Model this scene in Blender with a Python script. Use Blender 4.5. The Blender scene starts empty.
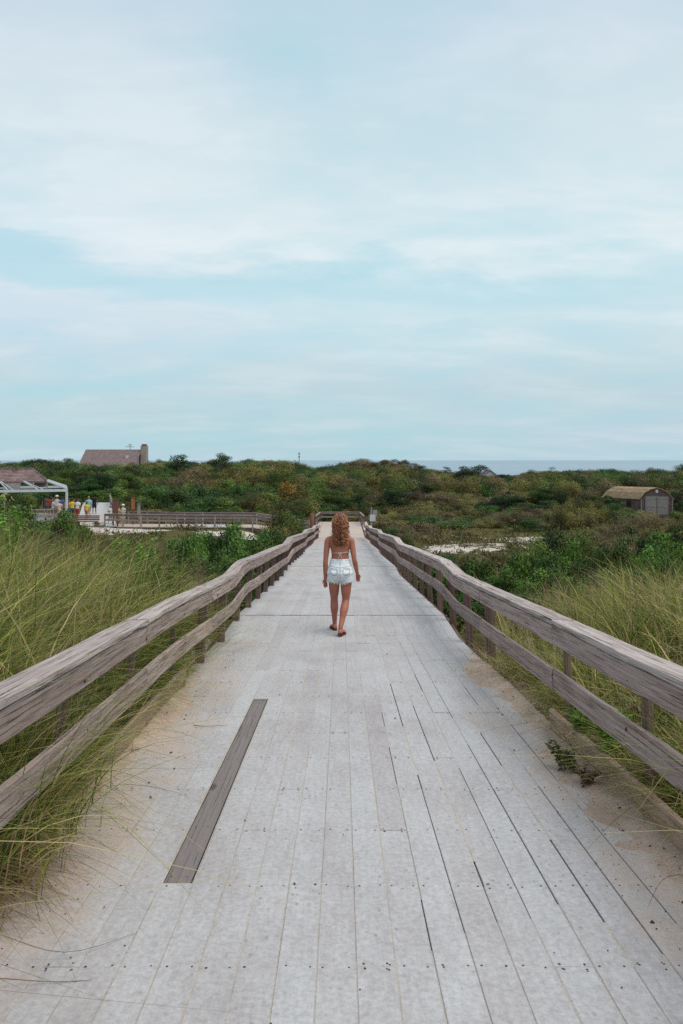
import bpy, math, random
import numpy as np
from mathutils import Vector, Matrix
from mathutils.bvhtree import BVHTree
from mathutils import noise as mnoise

random.seed(7)
RS = np.random.RandomState(11)
scene = bpy.context.scene
COL = scene.collection
CAMZ = 1.66
F = 740.0
CX = 0.05          # centre line of the boardwalk

# ------------------------------------------------------------------ basics
def smooth(a, b, v):
    t = np.clip((v - a) / (b - a), 0.0, 1.0)
    return t * t * (3 - 2 * t)

def tag(o, label=None, cat=None, group=None, kind=None):
    if label: o['label'] = label
    if cat: o['category'] = cat
    if group: o['group'] = group
    if kind: o['kind'] = kind
    return o

def empty(name, loc=(0, 0, 0), rz=0.0):
    o = bpy.data.objects.new(name, None)
    COL.objects.link(o)
    o.location = loc
    o.rotation_euler = (0, 0, rz)
    o.empty_display_size = 0.2
    return o

def link(name, me, parent=None, loc=None):
    o = bpy.data.objects.new(name, me)
    COL.objects.link(o)
    if parent is not None: o.parent = parent
    if loc is not None: o.location = loc
    return o

def copy_tree(o, parent=None):
    c = o.copy(); COL.objects.link(c); c.parent = parent
    for ch in list(o.children):
        copy_tree(ch, c)
    return c

def mesh_np(name, verts, faces, mat=None, attrs=None, smooth_shade=False):
    """faces: (n,k) array, all the same size."""
    verts = np.asarray(verts, dtype=np.float32); faces = np.asarray(faces, dtype=np.int32)
    me = bpy.data.meshes.new(name)
    n, k = faces.shape
    me.vertices.add(len(verts)); me.vertices.foreach_set('co', verts.ravel())
    me.loops.add(n * k); me.loops.foreach_set('vertex_index', faces.ravel())
    me.polygons.add(n)
    me.polygons.foreach_set('loop_start', np.arange(0, n * k, k, dtype=np.int32))
    me.polygons.foreach_set('loop_total', np.full(n, k, dtype=np.int32))
    me.update(calc_edges=True)
    if attrs:
        for an, av in attrs.items():
            a = me.attributes.new(an, 'FLOAT', 'POINT')
            a.data.foreach_set('value', np.asarray(av, dtype=np.float32))
    if mat: me.materials.append(mat)
    if smooth_shade:
        me.polygons.foreach_set('use_smooth', np.ones(n, dtype=bool))
    return me

class MB:
    """collects quads and n-gons with a per-vertex tint"""
    def __init__(s): s.v = []; s.f = []; s.t = []; s.m = []; s.g = []
    def add(s, vs, fs, t=0.5, m=0, g=None):
        s.g += [c for q in (g or [(v[1], v[0], v[2]) for v in vs]) for c in q]
        b = len(s.v); s.v += [tuple(v) for v in vs]; s.t += [t] * len(vs)
        s.f += [tuple(i + b for i in f) for f in fs]; s.m += [m] * len(fs)
    def box(s, x0, x1, y0, y1, z0, z1, t=0.5, m=0, M=None):
        vs = [Vector(p) for p in ((x0,y0,z0),(x1,y0,z0),(x1,y1,z0),(x0,y1,z0),(x0,y0,z1),(x1,y0,z1),(x1,y1,z1),(x0,y1,z1))]
        if M is not None: vs = [M @ v for v in vs]
        s.add(vs, [(0,3,2,1),(4,5,6,7),(0,1,5,4),(1,2,6,5),(2,3,7,6),(3,0,4,7)], t, m)
    def sweep(s, pts, w, h, t=0.5, m=0, ch=0.006, jit=0.0, up=Vector((0,0,1)), roll=0.0, rnd=None):
        """chamfered rectangular section w (sideways) x h (up) along pts"""
        pts = [Vector(p) for p in pts]; n = len(pts); rings = []; gr = []; al = 0.0
        rnd = rnd or random
        for i, p in enumerate(pts):
            a = pts[max(i-1,0)]; b = pts[min(i+1,n-1)]
            d = (b - a).normalized()
            side = d.cross(up).normalized(); u = side.cross(d).normalized()
            if roll:
                R = Matrix.Rotation(roll, 3, d); side = R @ side; u = R @ u
            x, z = w / 2, h / 2
            prof = [(-x, -z+ch), (-x, z-ch), (-x+ch, z), (x-ch, z), (x, z-ch), (x, -z+ch), (x-ch, -z), (-x+ch, -z)]
            if i: al += (p - pts[i-1]).length
            gr += [(al, q[0], q[1]) for q in prof]
            rings.append([p + side*(q[0]+rnd.uniform(-jit,jit)) + u*(q[1]+rnd.uniform(-jit,jit)) for q in prof])
        vs = [v for r in rings for v in r]; fs = []
        for i in range(n-1):
            for k in range(8):
                a = i*8+k; b = i*8+(k+1)%8
                fs.append((a, b, b+8, a+8))
        fs.append(tuple(reversed(range(8)))) ; fs.append(tuple((n-1)*8+k for k in range(8)))
        fs = [tuple(reversed(f)) for f in fs]
        s.add(vs, fs, t, m, gr)
    def tube(s, pts, rad, seg=6, t=0.5, m=0, cap=True):
        pts = [Vector(p) for p in pts]; n = len(pts)
        if not hasattr(rad, '__len__'): rad = [rad]*n
        prev = None; vs = []
        for i, p in enumerate(pts):
            d = (pts[min(i+1,n-1)] - pts[max(i-1,0)]).normalized()
            if prev is None:
                ref = Vector((0,0,1)) if abs(d.z) < 0.9 else Vector((1,0,0))
                a = d.cross(ref).normalized()
            else:
                a = (prev - d * prev.dot(d)).normalized()
            prev = a; b = d.cross(a)
            for k in range(seg):
                an = 2*math.pi*k/seg
                vs.append(p + (a*math.cos(an) + b*math.sin(an))*rad[i])
        fs = []
        for i in range(n-1):
            for k in range(seg):
                a = i*seg+k; b = i*seg+(k+1)%seg
                fs.append((a, b, b+seg, a+seg))
        if cap:
            fs.append(tuple(reversed(range(seg)))); fs.append(tuple((n-1)*seg+k for k in range(seg)))
        s.add(vs, fs, t, m)
    def loft(s, rings, seg=20, t=0.5, m=0, cap=True):
        """rings: (centre, axis_a, axis_b) vectors for an ellipse"""
        vs = []
        for c, a, b in rings:
            for k in range(seg):
                an = 2*math.pi*k/seg
                vs.append(c + a*math.cos(an) + b*math.sin(an))
        fs = []; n = len(rings)
        for i in range(n-1):
            for k in range(seg):
                x = i*seg+k; y = i*seg+(k+1)%seg
                fs.append((x, y, y+seg, x+seg))
        if cap:
            fs.append(tuple(reversed(range(seg)))); fs.append(tuple((n-1)*seg+k for k in range(seg)))
        s.add(vs, fs, t, m)
    def mesh(s, name, mats, smooth_shade=False):
        me = bpy.data.meshes.new(name)
        me.from_pydata(s.v, [], s.f)
        if not isinstance(mats, (list, tuple)): mats = [mats]
        for m in mats: me.materials.append(m)
        me.polygons.foreach_set('material_index', s.m)
        a = me.attributes.new('tint', 'FLOAT', 'POINT'); a.data.foreach_set('value', s.t)
        a = me.attributes.new('grain', 'FLOAT_VECTOR', 'POINT'); a.data.foreach_set('vector', s.g)
        if smooth_shade: me.polygons.foreach_set('use_smooth', [True]*len(me.polygons))
        me.update()
        return me
    def build(s, name, mats, parent=None, smooth_shade=False, loc=None):
        return link(name, s.mesh(name, mats, smooth_shade), parent, loc)

# ------------------------------------------------------------------ materials
def new_mat(name):
    m = bpy.data.materials.new(name); m.use_nodes = True
    nt = m.node_tree; nt.nodes.clear()
    return m, nt

class N:
    def __init__(s, nt): s.nt = nt
    def n(s, typ, **kw):
        nd = s.nt.nodes.new(typ)
        for k, v in kw.items():
            if k == 'ins':
                for kk, vv in v.items(): nd.inputs[kk].default_value = vv
            else: setattr(nd, k, v)
        return nd
    def l(s, a, b): s.nt.links.new(a, b)
    def noise(s, vec, scale, detail=4, rough=0.6, dist=0.0):
        nd = s.n('ShaderNodeTexNoise'); s.l(vec, nd.inputs['Vector'])
        nd.inputs['Scale'].default_value = scale; nd.inputs['Detail'].default_value = detail
        nd.inputs['Roughness'].default_value = rough; nd.inputs['Distortion'].default_value = dist
        return nd.outputs['Fac']
    def map(s, vec, scale=(1,1,1), loc=(0,0,0)):
        nd = s.n('ShaderNodeMapping'); s.l(vec, nd.inputs['Vector'])
        nd.inputs['Scale'].default_value = scale; nd.inputs['Location'].default_value = loc
        return nd.outputs['Vector']
    def ramp(s, fac, stops, interp='LINEAR'):
        nd = s.n('ShaderNodeValToRGB'); s.l(fac, nd.inputs['Fac']); cr = nd.color_ramp; cr.interpolation = interp
        while len(cr.elements) < len(stops): cr.elements.new(0.5)
        for e, (p, c) in zip(cr.elements, stops):
            e.position = p
            e.color = (c, c, c, 1) if not hasattr(c, '__len__') else (c[0], c[1], c[2], 1)
        return nd.outputs['Color']
    def mix(s, fac, a, b, mode='MIX'):
        nd = s.n('ShaderNodeMix', data_type='RGBA', blend_type=mode)
        for i, v in ((0, fac), (6, a), (7, b)):
            if hasattr(v, 'is_linked') or hasattr(v, 'links'): s.l(v, nd.inputs[i])
            else: nd.inputs[i].default_value = v if i == 0 else ((*v, 1) if len(v) == 3 else v)
        return nd.outputs[2]
    def math(s, op, a, b=0.5, c=None, clamp=False):
        nd = s.n('ShaderNodeMath', operation=op); nd.use_clamp = clamp
        for i, v in enumerate((a, b) if c is None else (a, b, c)):
            if isinstance(v, (int, float)): nd.inputs[i].default_value = v
            else: s.l(v, nd.inputs[i])
        return nd.outputs[0]
    def attr(s, name):
        return s.n('ShaderNodeAttribute', attribute_name=name).outputs['Fac']
    def coords(s, which='Object'):
        return s.n('ShaderNodeTexCoord').outputs[which]
    def out(s, col, rough=0.8, bump=None, bstr=0.3, bdist=0.01, spec=0.3, translucent=0.0, alpha=None, metal=0.0):
        p = s.n('ShaderNodeBsdfPrincipled')
        if hasattr(col, 'links'): s.l(col, p.inputs['Base Color'])
        else: p.inputs['Base Color'].default_value = (*col, 1)
        if hasattr(rough, 'links'): s.l(rough, p.inputs['Roughness'])
        else: p.inputs['Roughness'].default_value = rough
        p.inputs['Specular IOR Level'].default_value = spec
        p.inputs['Metallic'].default_value = metal
        if bump is not None:
            b = s.n('ShaderNodeBump'); b.inputs['Strength'].default_value = bstr; b.inputs['Distance'].default_value = bdist
            s.l(bump, b.inputs['Height']); s.l(b.outputs[0], p.inputs['Normal'])
        sh = p.outputs[0]
        if translucent > 0:
            tr = s.n('ShaderNodeBsdfTranslucent')
            if hasattr(col, 'links'): s.l(col, tr.inputs[0])
            else: tr.inputs[0].default_value = (*col, 1)
            mx = s.n('ShaderNodeMixShader'); mx.inputs[0].default_value = translucent
            s.l(sh, mx.inputs[1]); s.l(tr.outputs[0], mx.inputs[2]); sh = mx.outputs[0]
        o = s.n('ShaderNodeOutputMaterial'); s.l(sh, o.inputs['Surface'])

def plain(name, col, rough=0.7, var=0.12, scale=6.0, spec=0.3, bump=0.0):
    m, nt = new_mat(name); g = N(nt)
    nz = g.noise(g.coords(), scale, 5)
    lo = tuple(c*(1-var*1.6) for c in col); hi = tuple(min(1, c*(1+var)) for c in col)
    g.out(g.ramp(nz, [(0.3, lo), (0.7, hi)]), rough, nz if bump else None, bump, 0.01, spec)
    return m

def wood_mat(name, light, mid, dark, axis='y', rough=0.85, crack=0.5, amb=1.0):
    """weathered timber, grain along one axis"""
    m, nt = new_mat(name); g = N(nt); co = g.coords()
    sl, ss = 0.30, 9.0
    sc = {'y': (ss, sl, ss), 'x': (sl, ss, ss), 'z': (ss, ss, sl)}[axis]
    co = g.n('ShaderNodeAttribute', attribute_name='grain').outputs['Vector']; sc = (sl, ss, ss)
    tint = g.attr('tint')
    off = g.n('ShaderNodeVectorMath', operation='ADD'); g.l(co, off.inputs[0])
    cmb = g.n('ShaderNodeCombineXYZ'); t20 = g.math('MULTIPLY', tint, 37.0)
    for i in range(3): g.l(t20, cmb.inputs[i])
    g.l(cmb.outputs[0], off.inputs[1]); v = off.outputs[0]
    grain = g.noise(g.map(v, sc), 4.0, 9, 0.72, 0.7)
    fine = g.noise(g.map(v, tuple(q*(3.0 if q > 1 else 1.2) for q in sc)), 9.0, 4, 0.7, 0.3)
    blot = g.noise(v, 2.2, 4, 0.6)
    col = g.ramp(grain, [(0.33, dark), (0.47, mid), (0.66, light)])
    col = g.mix(g.ramp(blot, [(0.35, 0.0), (0.7, 0.65)]), col, tuple(0.55*a+0.45*b for a, b in zip(light, mid)))
    crk = g.ramp(g.noise(g.map(v, tuple(q*(2.2 if q > 1 else 0.8) for q in sc)), 6.0, 3, 0.5, 0.8), [(0.33, 1.0), (0.41, 0.0)])
    col = g.mix(g.math('MULTIPLY', crk, crack), col, tuple(c*0.35 for c in dark))
    vo = g.n('ShaderNodeTexVoronoi'); g.l(g.map(v, tuple(q/ss*2.6 if q > 1 else 1.1 for q in sc)), vo.inputs['Vector']); vo.inputs['Scale'].default_value = 1.0
    knot = g.ramp(vo.outputs['Distance'], [(0.045, 1.0), (0.085, 0.0)])
    col = g.mix(g.math('MULTIPLY', knot, 0.75), col, tuple(c*0.4 for c in dark))
    val = g.math('MULTIPLY_ADD', tint, 0.42, 0.79*amb)
    hs = g.n('ShaderNodeHueSaturation'); g.l(col, hs.inputs['Color']); g.l(val, hs.inputs['Value'])
    bm = g.math('ADD', g.math('MULTIPLY', grain, 0.6), g.math('ADD', g.math('MULTIPLY', fine, 0.35), g.math('MULTIPLY', crk, -0.6)))
    g.out(hs.outputs[0], rough, bm, 0.8, 0.014, 0.2)
    return m

def leaf_mat(name, stops, rough=0.6, trans=0.25, objvar=0.55, spec=0.25):
    m, nt = new_mat(name); g = N(nt)
    col = g.ramp(g.attr('tint'), stops)
    oi = g.n('ShaderNodeObjectInfo').outputs['Random']
    hs = g.n('ShaderNodeHueSaturation'); g.l(col, hs.inputs['Color'])
    g.l(g.math('MULTIPLY_ADD', oi, objvar*1.4, 1.0-objvar*0.7), hs.inputs['Value'])
    g.l(g.math('MULTIPLY_ADD', oi, 0.03, 0.5-0.008), hs.inputs['Hue'])
    g.out(hs.outputs[0], rough, spec=spec, translucent=trans)
    return m

M = {}
M['rail'] = wood_mat('rail_wood', (0.48,0.405,0.375), (0.29,0.205,0.18), (0.095,0.052,0.044), 'y', crack=0.8)
M['cap'] = wood_mat('cap_wood', (0.56,0.505,0.48), (0.36,0.285,0.26), (0.11,0.066,0.058), 'y', crack=0.95, amb=1.05)
M['rail_x'] = wood_mat('cross_rail_wood', (0.34,0.29,0.27), (0.2,0.15,0.14), (0.10,0.065,0.06), 'x')
M['post'] = wood_mat('post_wood', (0.20,0.14,0.125), (0.115,0.068,0.060), (0.05,0.03,0.027), 'z')
M['curb'] = wood_mat('curb_wood', (0.46,0.34,0.26), (0.33,0.225,0.165), (0.15,0.09,0.065), 'y')
M['redpost'] = wood_mat('red_post_wood', (0.27,0.13,0.10), (0.17,0.07,0.055), (0.08,0.035,0.03), 'z')
M['tanpost'] = wood_mat('tan_post_wood', (0.30,0.23,0.18), (0.19,0.135,0.105), (0.09,0.06,0.045), 'z')
M['greypost'] = wood_mat('grey_post_wood', (0.38,0.34,0.31), (0.25,0.21,0.19), (0.12,0.09,0.08), 'z')

def deck_mat():
    m, nt = new_mat('deck_boards'); g = N(nt); co = g.coords(); tint = g.attr('tint')
    cmb = g.n('ShaderNodeCombineXYZ'); t20 = g.math('MULTIPLY', tint, 51.0)
    for i in range(3): g.l(t20, cmb.inputs[i])
    off = g.n('ShaderNodeVectorMath', operation='ADD'); g.l(co, off.inputs[0]); g.l(cmb.outputs[0], off.inputs[1]); v = off.outputs[0]
    base = g.ramp(tint, [(0.0, (0.420,0.398,0.398)), (0.45, (0.45,0.438,0.438)), (0.8, (0.462,0.456,0.458)), (1.0, (0.48,0.48,0.482))])
    grain = g.noise(g.map(v, (16,0.9,16)), 3.0, 7, 0.7, 0.4)
    col = g.mix(0.28, base, g.ramp(grain, [(0.3, (0.62,0.60,0.60)), (0.7, (1.18,1.18,1.18))]), 'MULTIPLY')
    mott = g.noise(co, 38.0, 7, 0.8)
    col = g.mix(0.6, col, g.ramp(mott, [(0.36, (0.66,0.63,0.62)), (0.60, (1.12,1.12,1.12))]), 'MULTIPLY')
    big = g.noise(g.map(co, (1.0,0.5,1.0)), 1.6, 7, 0.68)
    col = g.mix(0.6, col, g.ramp(big, [(0.33, (0.74,0.69,0.68)), (0.52, (1.0,1.0,1.0)), (0.68, (1.10,1.11,1.13))]), 'MULTIPLY')
    # lichen-like dark specks and stains
    vo = g.n('ShaderNodeTexVoronoi'); g.l(g.map(co, (1.0,0.8,1.0)), vo.inputs['Vector']); vo.inputs['Scale'].default_value = 19.0
    sp = g.ramp(vo.outputs['Distance'], [(0.04, 1.0), (0.22, 0.0)])
    pick = g.ramp(g.noise(co, 5.0, 2), [(0.48, 0.0), (0.60, 0.75)])
    col = g.mix(g.math('MULTIPLY', sp, pick), col, (0.21,0.185,0.18))
    # trodden sand lying on the boards, thicker towards both kerbs and on the far landing
    sx = g.n('ShaderNodeSeparateXYZ'); g.l(co, sx.inputs[0])
    ax = g.math('ABSOLUTE', g.math('SUBTRACT', sx.outputs[0], CX))
    ny = g.n('ShaderNodeMapRange'); g.l(sx.outputs[1], ny.inputs[0]); ny.inputs[1].default_value = 5.0; ny.inputs[2].default_value = 11.0; ny.inputs[3].default_value = 1.0; ny.inputs[4].default_value = 0.15
    edge = g.n('ShaderNodeMapRange'); g.l(ax, edge.inputs[0]); edge.inputs[1].default_value = 0.75; edge.inputs[2].default_value = 1.6; edge.inputs[3].default_value = -0.12; edge.inputs[4].default_value = 0.52
    fy = g.n('ShaderNodeMapRange'); g.l(sx.outputs[1], fy.inputs[0]); fy.inputs[1].default_value = 36.0; fy.inputs[2].default_value = 50.0; fy.inputs[3].default_value = 0.0; fy.inputs[4].default_value = 0.42
    e2 = g.math('ADD', g.math('MULTIPLY', edge.outputs[0], ny.outputs[0]), fy.outputs[0])
    sn = g.noise(g.map(co, (1.0,0.55,1.0)), 2.6, 6, 0.62)
    sand = g.ramp(g.math('ADD', sn, e2), [(0.62, 0.0), (0.90, 0.8)])
    col = g.mix(sand, col, g.ramp(g.noise(co, 60.0, 3), [(0.3, (0.40,0.305,0.245)), (0.7, (0.52,0.425,0.355))]))
    bm = g.math('ADD', g.math('MULTIPLY', grain, 0.35), g.math('MULTIPLY', g.noise(co, 90.0, 3, 0.7), 0.4))
    g.out(col, 0.86, bm, 0.35, 0.006, 0.18)
    return m
M['deck'] = deck_mat()
M['dark_board'] = wood_mat('dark_board', (0.25,0.218,0.212), (0.225,0.192,0.186), (0.185,0.155,0.150), 'y', crack=0.1)
M['gap'] = plain('gap_shadow_wood', (0.05,0.035,0.03), 0.9)
M['nail'] = plain('rusty_nail', (0.075,0.042,0.032), 0.7, 0.2, 30)

def sand_mat(name='sand', base=(0.50,0.39,0.315)):
    m, nt = new_mat(name); g = N(nt); co = g.coords()
    a = g.noise(co, 90.0, 5, 0.75); b = g.noise(co, 5.0, 5, 0.65)
    col = g.ramp(a, [(0.3, tuple(c*0.72 for c in base)), (0.65, tuple(c*1.15 for c in base))])
    col = g.mix(0.7, col, g.ramp(b, [(0.3, (0.68,0.62,0.58)), (0.65, (1.08,1.06,1.04))]), 'MULTIPLY')
    g.out(col, 0.95, g.math('ADD', a, g.math('MULTIPLY', b, 2.0)), 0.5, 0.02, 0.1)
    return m
M['sand'] = sand_mat()
M['seam'] = sand_mat('seam_sand', (0.50,0.455,0.40))

def ground_mat():
    m, nt = new_mat('dune_ground'); g = N(nt); co = g.coords()
    s = g.attr('sand')          # where open sand lies (a property of the place)
    n1 = g.noise(co, 0.35, 6, 0.65); n2 = g.noise(co, 2.5, 6, 0.7); n3 = g.noise(co, 30.0, 4, 0.7)
    veg = g.ramp(n1, [(0.3, (0.040,0.052,0.015)), (0.45, (0.080,0.078,0.024)), (0.58, (0.105,0.085,0.036)), (0.72, (0.065,0.075,0.020))])
    veg = g.mix(0.75, veg, g.ramp(n2, [(0.3, (0.55,0.55,0.5)), (0.7, (1.25,1.2,1.2))]), 'MULTIPLY')
    sand = g.ramp(n3, [(0.3, (0.40,0.34,0.29)), (0.7, (0.60,0.54,0.48))])
    f = g.ramp(g.math('ADD', s, g.math('ADD', g.math('MULTIPLY', g.math('SUBTRACT', n2, 0.5), 1.9), g.math('MULTIPLY', g.math('SUBTRACT', g.noise(co, 0.8, 3, 0.5), 0.5), 1.5))), [(0.48, 0.0), (0.56, 1.0)])
    litter = g.ramp(g.noise(co, 9.0, 6, 0.8), [(0.45, 0.0), (0.6, 0.7)])
    near = g.attr('near')
    f2 = g.math('MULTIPLY', litter, near)
    col = g.mix(f, veg, sand)
    col = g.mix(f2, col, (0.13,0.075,0.05))
    g.out(col, 0.95, g.math('ADD', n2, g.math('MULTIPLY', n3, 0.4)), 0.5, 0.05, 0.1)
    return m
M['ground'] = ground_mat()

G = lambda *a: list(zip(np.linspace(0, 1, len(a)), a))
M['juniper'] = leaf_mat('juniper_leaves', G((0.014,0.028,0.008), (0.040,0.080,0.015), (0.085,0.160,0.024), (0.16,0.26,0.04)), trans=0.15)
M['juniper_near'] = M['juniper']
M['juniper'] = leaf_mat('cedar_leaves', G((0.010,0.021,0.008), (0.027,0.056,0.013), (0.062,0.115,0.020), (0.12,0.20,0.034)), trans=0.15)
M['cedar'] = leaf_mat('dark_cedar_leaves', G((0.007,0.014,0.006), (0.017,0.034,0.010), (0.038,0.070,0.015), (0.085,0.130,0.028)), trans=0.1, objvar=0.3)
M['green'] = leaf_mat('green_scrub_leaves', G((0.022,0.036,0.009), (0.062,0.095,0.018), (0.12,0.165,0.030), (0.21,0.24,0.05)), trans=0.2)
M['olive'] = leaf_mat('olive_scrub_leaves', G((0.040,0.038,0.011), (0.105,0.095,0.024), (0.19,0.160,0.042), (0.28,0.225,0.065)), trans=0.2)
M['brown'] = leaf_mat('brown_heath_leaves', G((0.045,0.032,0.016), (0.105,0.078,0.038), (0.18,0.135,0.065), (0.26,0.20,0.10)), trans=0.15)
M['rust'] = leaf_mat('rust_leaves', G((0.035,0.040,0.012), (0.13,0.085,0.020), (0.34,0.145,0.028), (0.46,0.21,0.04)), trans=0.2)
M['bright'] = leaf_mat('bright_leaves', G((0.06,0.12,0.015), (0.11,0.21,0.025), (0.17,0.30,0.035), (0.27,0.36,0.06)), trans=0.35)
M['twig'] = leaf_mat('twigs', G((0.045,0.025,0.020), (0.10,0.055,0.045), (0.17,0.105,0.085), (0.27,0.2,0.16)), trans=0.0)
M['grass'] = leaf_mat('grass_blades', [(0.0,(0.030,0.055,0.010)), (0.3,(0.125,0.19,0.026)), (0.55,(0.34,0.37,0.068)), (0.75,(0.58,0.50,0.18)), (0.88,(0.52,0.40,0.23)), (1.0,(0.17,0.085,0.055))], trans=0.3, objvar=0.0, rough=0.5)
M['bark'] = plain('bark', (0.11,0.085,0.07), 0.9, 0.3, 8, 0.1, 0.5)
M['bark_pale'] = plain('bark_pale', (0.21,0.17,0.15), 0.9, 0.3, 8, 0.1, 0.5)

# ------------------------------------------------------------------ world, sun
def make_world():
    w = bpy.data.worlds.new('World'); scene.world = w; w.use_nodes = True
    nt = w.node_tree; nt.nodes.clear(); g = N(nt)
    sky = g.n('ShaderNodeTexSky', sky_type='NISHITA'); sky.sun_disc = False
    sky.sun_elevation = math.radians(SUN_EL); sky.sun_rotation = math.radians(SUN_ROT)
    sky.air_density = 1.0; sky.dust_density = 1.6; sky.ozone_density = 1.2; sky.altitude = 10
    d = g.coords('Generated'); sep = g.n('ShaderNodeSeparateXYZ'); g.l(d, sep.inputs[0])
    z = sep.outputs[2]
    zz = g.math('ADD', g.math('MAXIMUM', z, 0.0), 0.22)
    u = g.math('DIVIDE', sep.outputs[0], zz); v = g.math('DIVIDE', sep.outputs[1], zz)
    cb = g.n('ShaderNodeCombineXYZ'); g.l(u, cb.inputs[0]); g.l(v, cb.inputs[1])
    P = cb.outputs[0]
    n1 = g.noise(g.map(P, (0.9,0.9,1), (3.3,1.7,0)), 1.25, 8, 0.55, 0.5)
    n2 = g.noise(g.map(P, (0.5,1.0,1), (8.1,4.2,0)), 2.6, 8, 0.55, 0.3)
    n3 = g.noise(g.map(P, (0.8,0.9,1), (1.2,9.0,0)), 0.35, 3, 0.5)
    # veil of thin high cloud; a long break in it low over the land lets the blue through
    br1 = g.math('MULTIPLY', g.math('SUBTRACT', z, 0.235), 1/0.034); br1 = g.math('ADD', br1, g.math('MULTIPLY', g.math('SUBTRACT', n2, 0.5), 5.0)); br = g.math('SUBTRACT', 1.0, g.math('MULTIPLY', br1, br1), clamp=True)
    fac = g.math('ADD', g.math('MULTIPLY', n1, 0.6), g.math('MULTIPLY', n2, 0.4))
    cover = g.ramp(fac, [(0.34, 0.0), (0.54, 1.0)])
    left = g.n('ShaderNodeMapRange'); g.l(sep.outputs[0], left.inputs[0]); left.inputs[1].default_value = -0.45; left.inputs[2].default_value = 0.35; left.inputs[3].default_value = 1.25; left.inputs[4].default_value = 0.35
    cover = g.math('SUBTRACT', cover, g.math('MULTIPLY', br, left.outputs[0]), clamp=True)
    cover = g.math('MULTIPLY_ADD', cover, 0.5, 0.45)
    # brightness and tone of the cloud veil by height and by lump
    tone = g.ramp(z, [(0.0, (0.43,0.575,0.625)), (0.09, (0.465,0.59,0.635)), (0.17, (0.56,0.67,0.715)), (0.28, (0.645,0.735,0.77)), (0.42, (0.565,0.67,0.715)), (0.60, (0.50,0.59,0.69)), (1.0, (0.50,0.57,0.66))])
    lump = g.ramp(g.math('ADD', g.math('MULTIPLY', n2, 0.5), g.math('MULTIPLY', g.noise(g.map(P, (0.45,1.0,1), (2.0,6.0,0)), 5.5, 7, 0.6, 0.5), 0.5)), [(0.38, (0.93,0.98,1.0)), (0.5, (1.0,1.0,1.0)), (0.62, (1.10,1.06,1.05))])
    tone = g.mix(1.0, tone, lump, 'MULTIPLY')
    lilac = g.ramp(n3, [(0.42, 0.0), (0.62, 1.0)])
    tone = g.mix(g.math('MULTIPLY', lilac, 0.55), tone, g.mix(1.0, tone, (1.05,0.965,1.04), 'MULTIPLY'))
    skys = g.mix(1.0, sky.outputs[0], (0.115,0.115,0.105), 'MULTIPLY')
    blue = g.mix(0.7, skys, (0.33,0.69,0.78))
    col = g.mix(cover, blue, tone)
    bg = g.n('ShaderNodeBackground'); g.l(col, bg.inputs[0]); bg.inputs[1].default_value = 0.95
    o = g.n('ShaderNodeOutputWorld'); g.l(bg.outputs[0], o.inputs[0])
SUN_EL, SUN_AZ = 60.0, 122.0        # azimuth measured clockwise from +Y (the way the camera looks)
SUN_ROT = SUN_AZ
make_world()
sun = bpy.data.lights.new('sun', 'SUN'); sun.energy = 2.1; sun.angle = math.radians(48); sun.color = (1.0, 0.92, 0.83)
so = bpy.data.objects.new('sun', sun); COL.objects.link(so)
sd = Vector((math.sin(math.radians(SUN_AZ))*math.cos(math.radians(SUN_EL)), math.cos(math.radians(SUN_AZ))*math.cos(math.radians(SUN_EL)), math.sin(math.radians(SUN_EL))))
so.rotation_euler = (-sd).to_track_quat('-Z', 'Y').to_euler(); so.location = (10, -10, 30)

cam = bpy.data.cameras.new('camera'); co_ = bpy.data.objects.new('camera', cam); COL.objects.link(co_)
co_.location = (0, 0, CAMZ); co_.rotation_euler = (math.radians(90), 0, 0)
cam.sensor_fit = 'VERTICAL'; cam.sensor_height = 36.0; cam.sensor_width = 24.0; cam.lens = 36.0 * F / 1024.0
cam.shift_y = -(512 - 460.0) / 1024.0
cam.clip_start = 0.05; cam.clip_end = 60000
scene.camera = co_

scene.view_settings.view_transform = 'Standard'; scene.view_settings.look = 'None'
scene.view_settings.exposure = 0.27; scene.view_settings.gamma = 1.0
scene.cycles.max_bounces = 5; scene.cycles.diffuse_bounces = 3; scene.cycles.transmission_bounces = 3
scene.cycles.use_denoising = False

# ------------------------------------------------------------------ heights
BRK = [(-40, 3.32), (10.6, -0.88), (12.1, -0.88), (21.3, -1.645), (23.0, -1.645), (32.0, -2.395), (33.5, -2.395), (42.7, -3.16), (44.2, -3.16), (53.3, -3.93), (80, -3.93)]
BY = np.array([b[0] for b in BRK]); BZ = np.array([b[1] for b in BRK])
def dz(y): return np.interp(y, BY, BZ)

def wn(x, y, s=1.0, seed=0.0):
    """cheap smooth noise, -1..1, vectorised"""
    x = np.asarray(x)*s + seed*1.37; y = np.asarray(y)*s + seed*2.11
    return (np.sin(x*1.0+1.3*np.sin(y*0.7+0.5)) * np.cos(y*0.9+1.1*np.sin(x*0.8)) + 0.5*np.sin(x*2.3+y*1.7+2.0) * np.cos(y*2.1-x*1.1) + 0.25*np.sin(4.9*x-3.1*y+1.0))/1.5

WALK_Z = -3.16
def side_dist(x, y):
    """distance to the walkways on the left"""
    dy = np.abs(np.asarray(y) - 55.4); inx = (x < -1.5) & (x > -19.5)
    d1 = np.where(inx, dy, 99.0)
    d2 = np.where((y > 54) & (y < 84), np.abs(x + 17.9 + (y-54)*0.33), 99.0)
    return np.minimum(d1, d2)
def in_pavilion(x, y): return (x < -19.0) & (x > -38) & (y > 54) & (y < 72)

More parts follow.
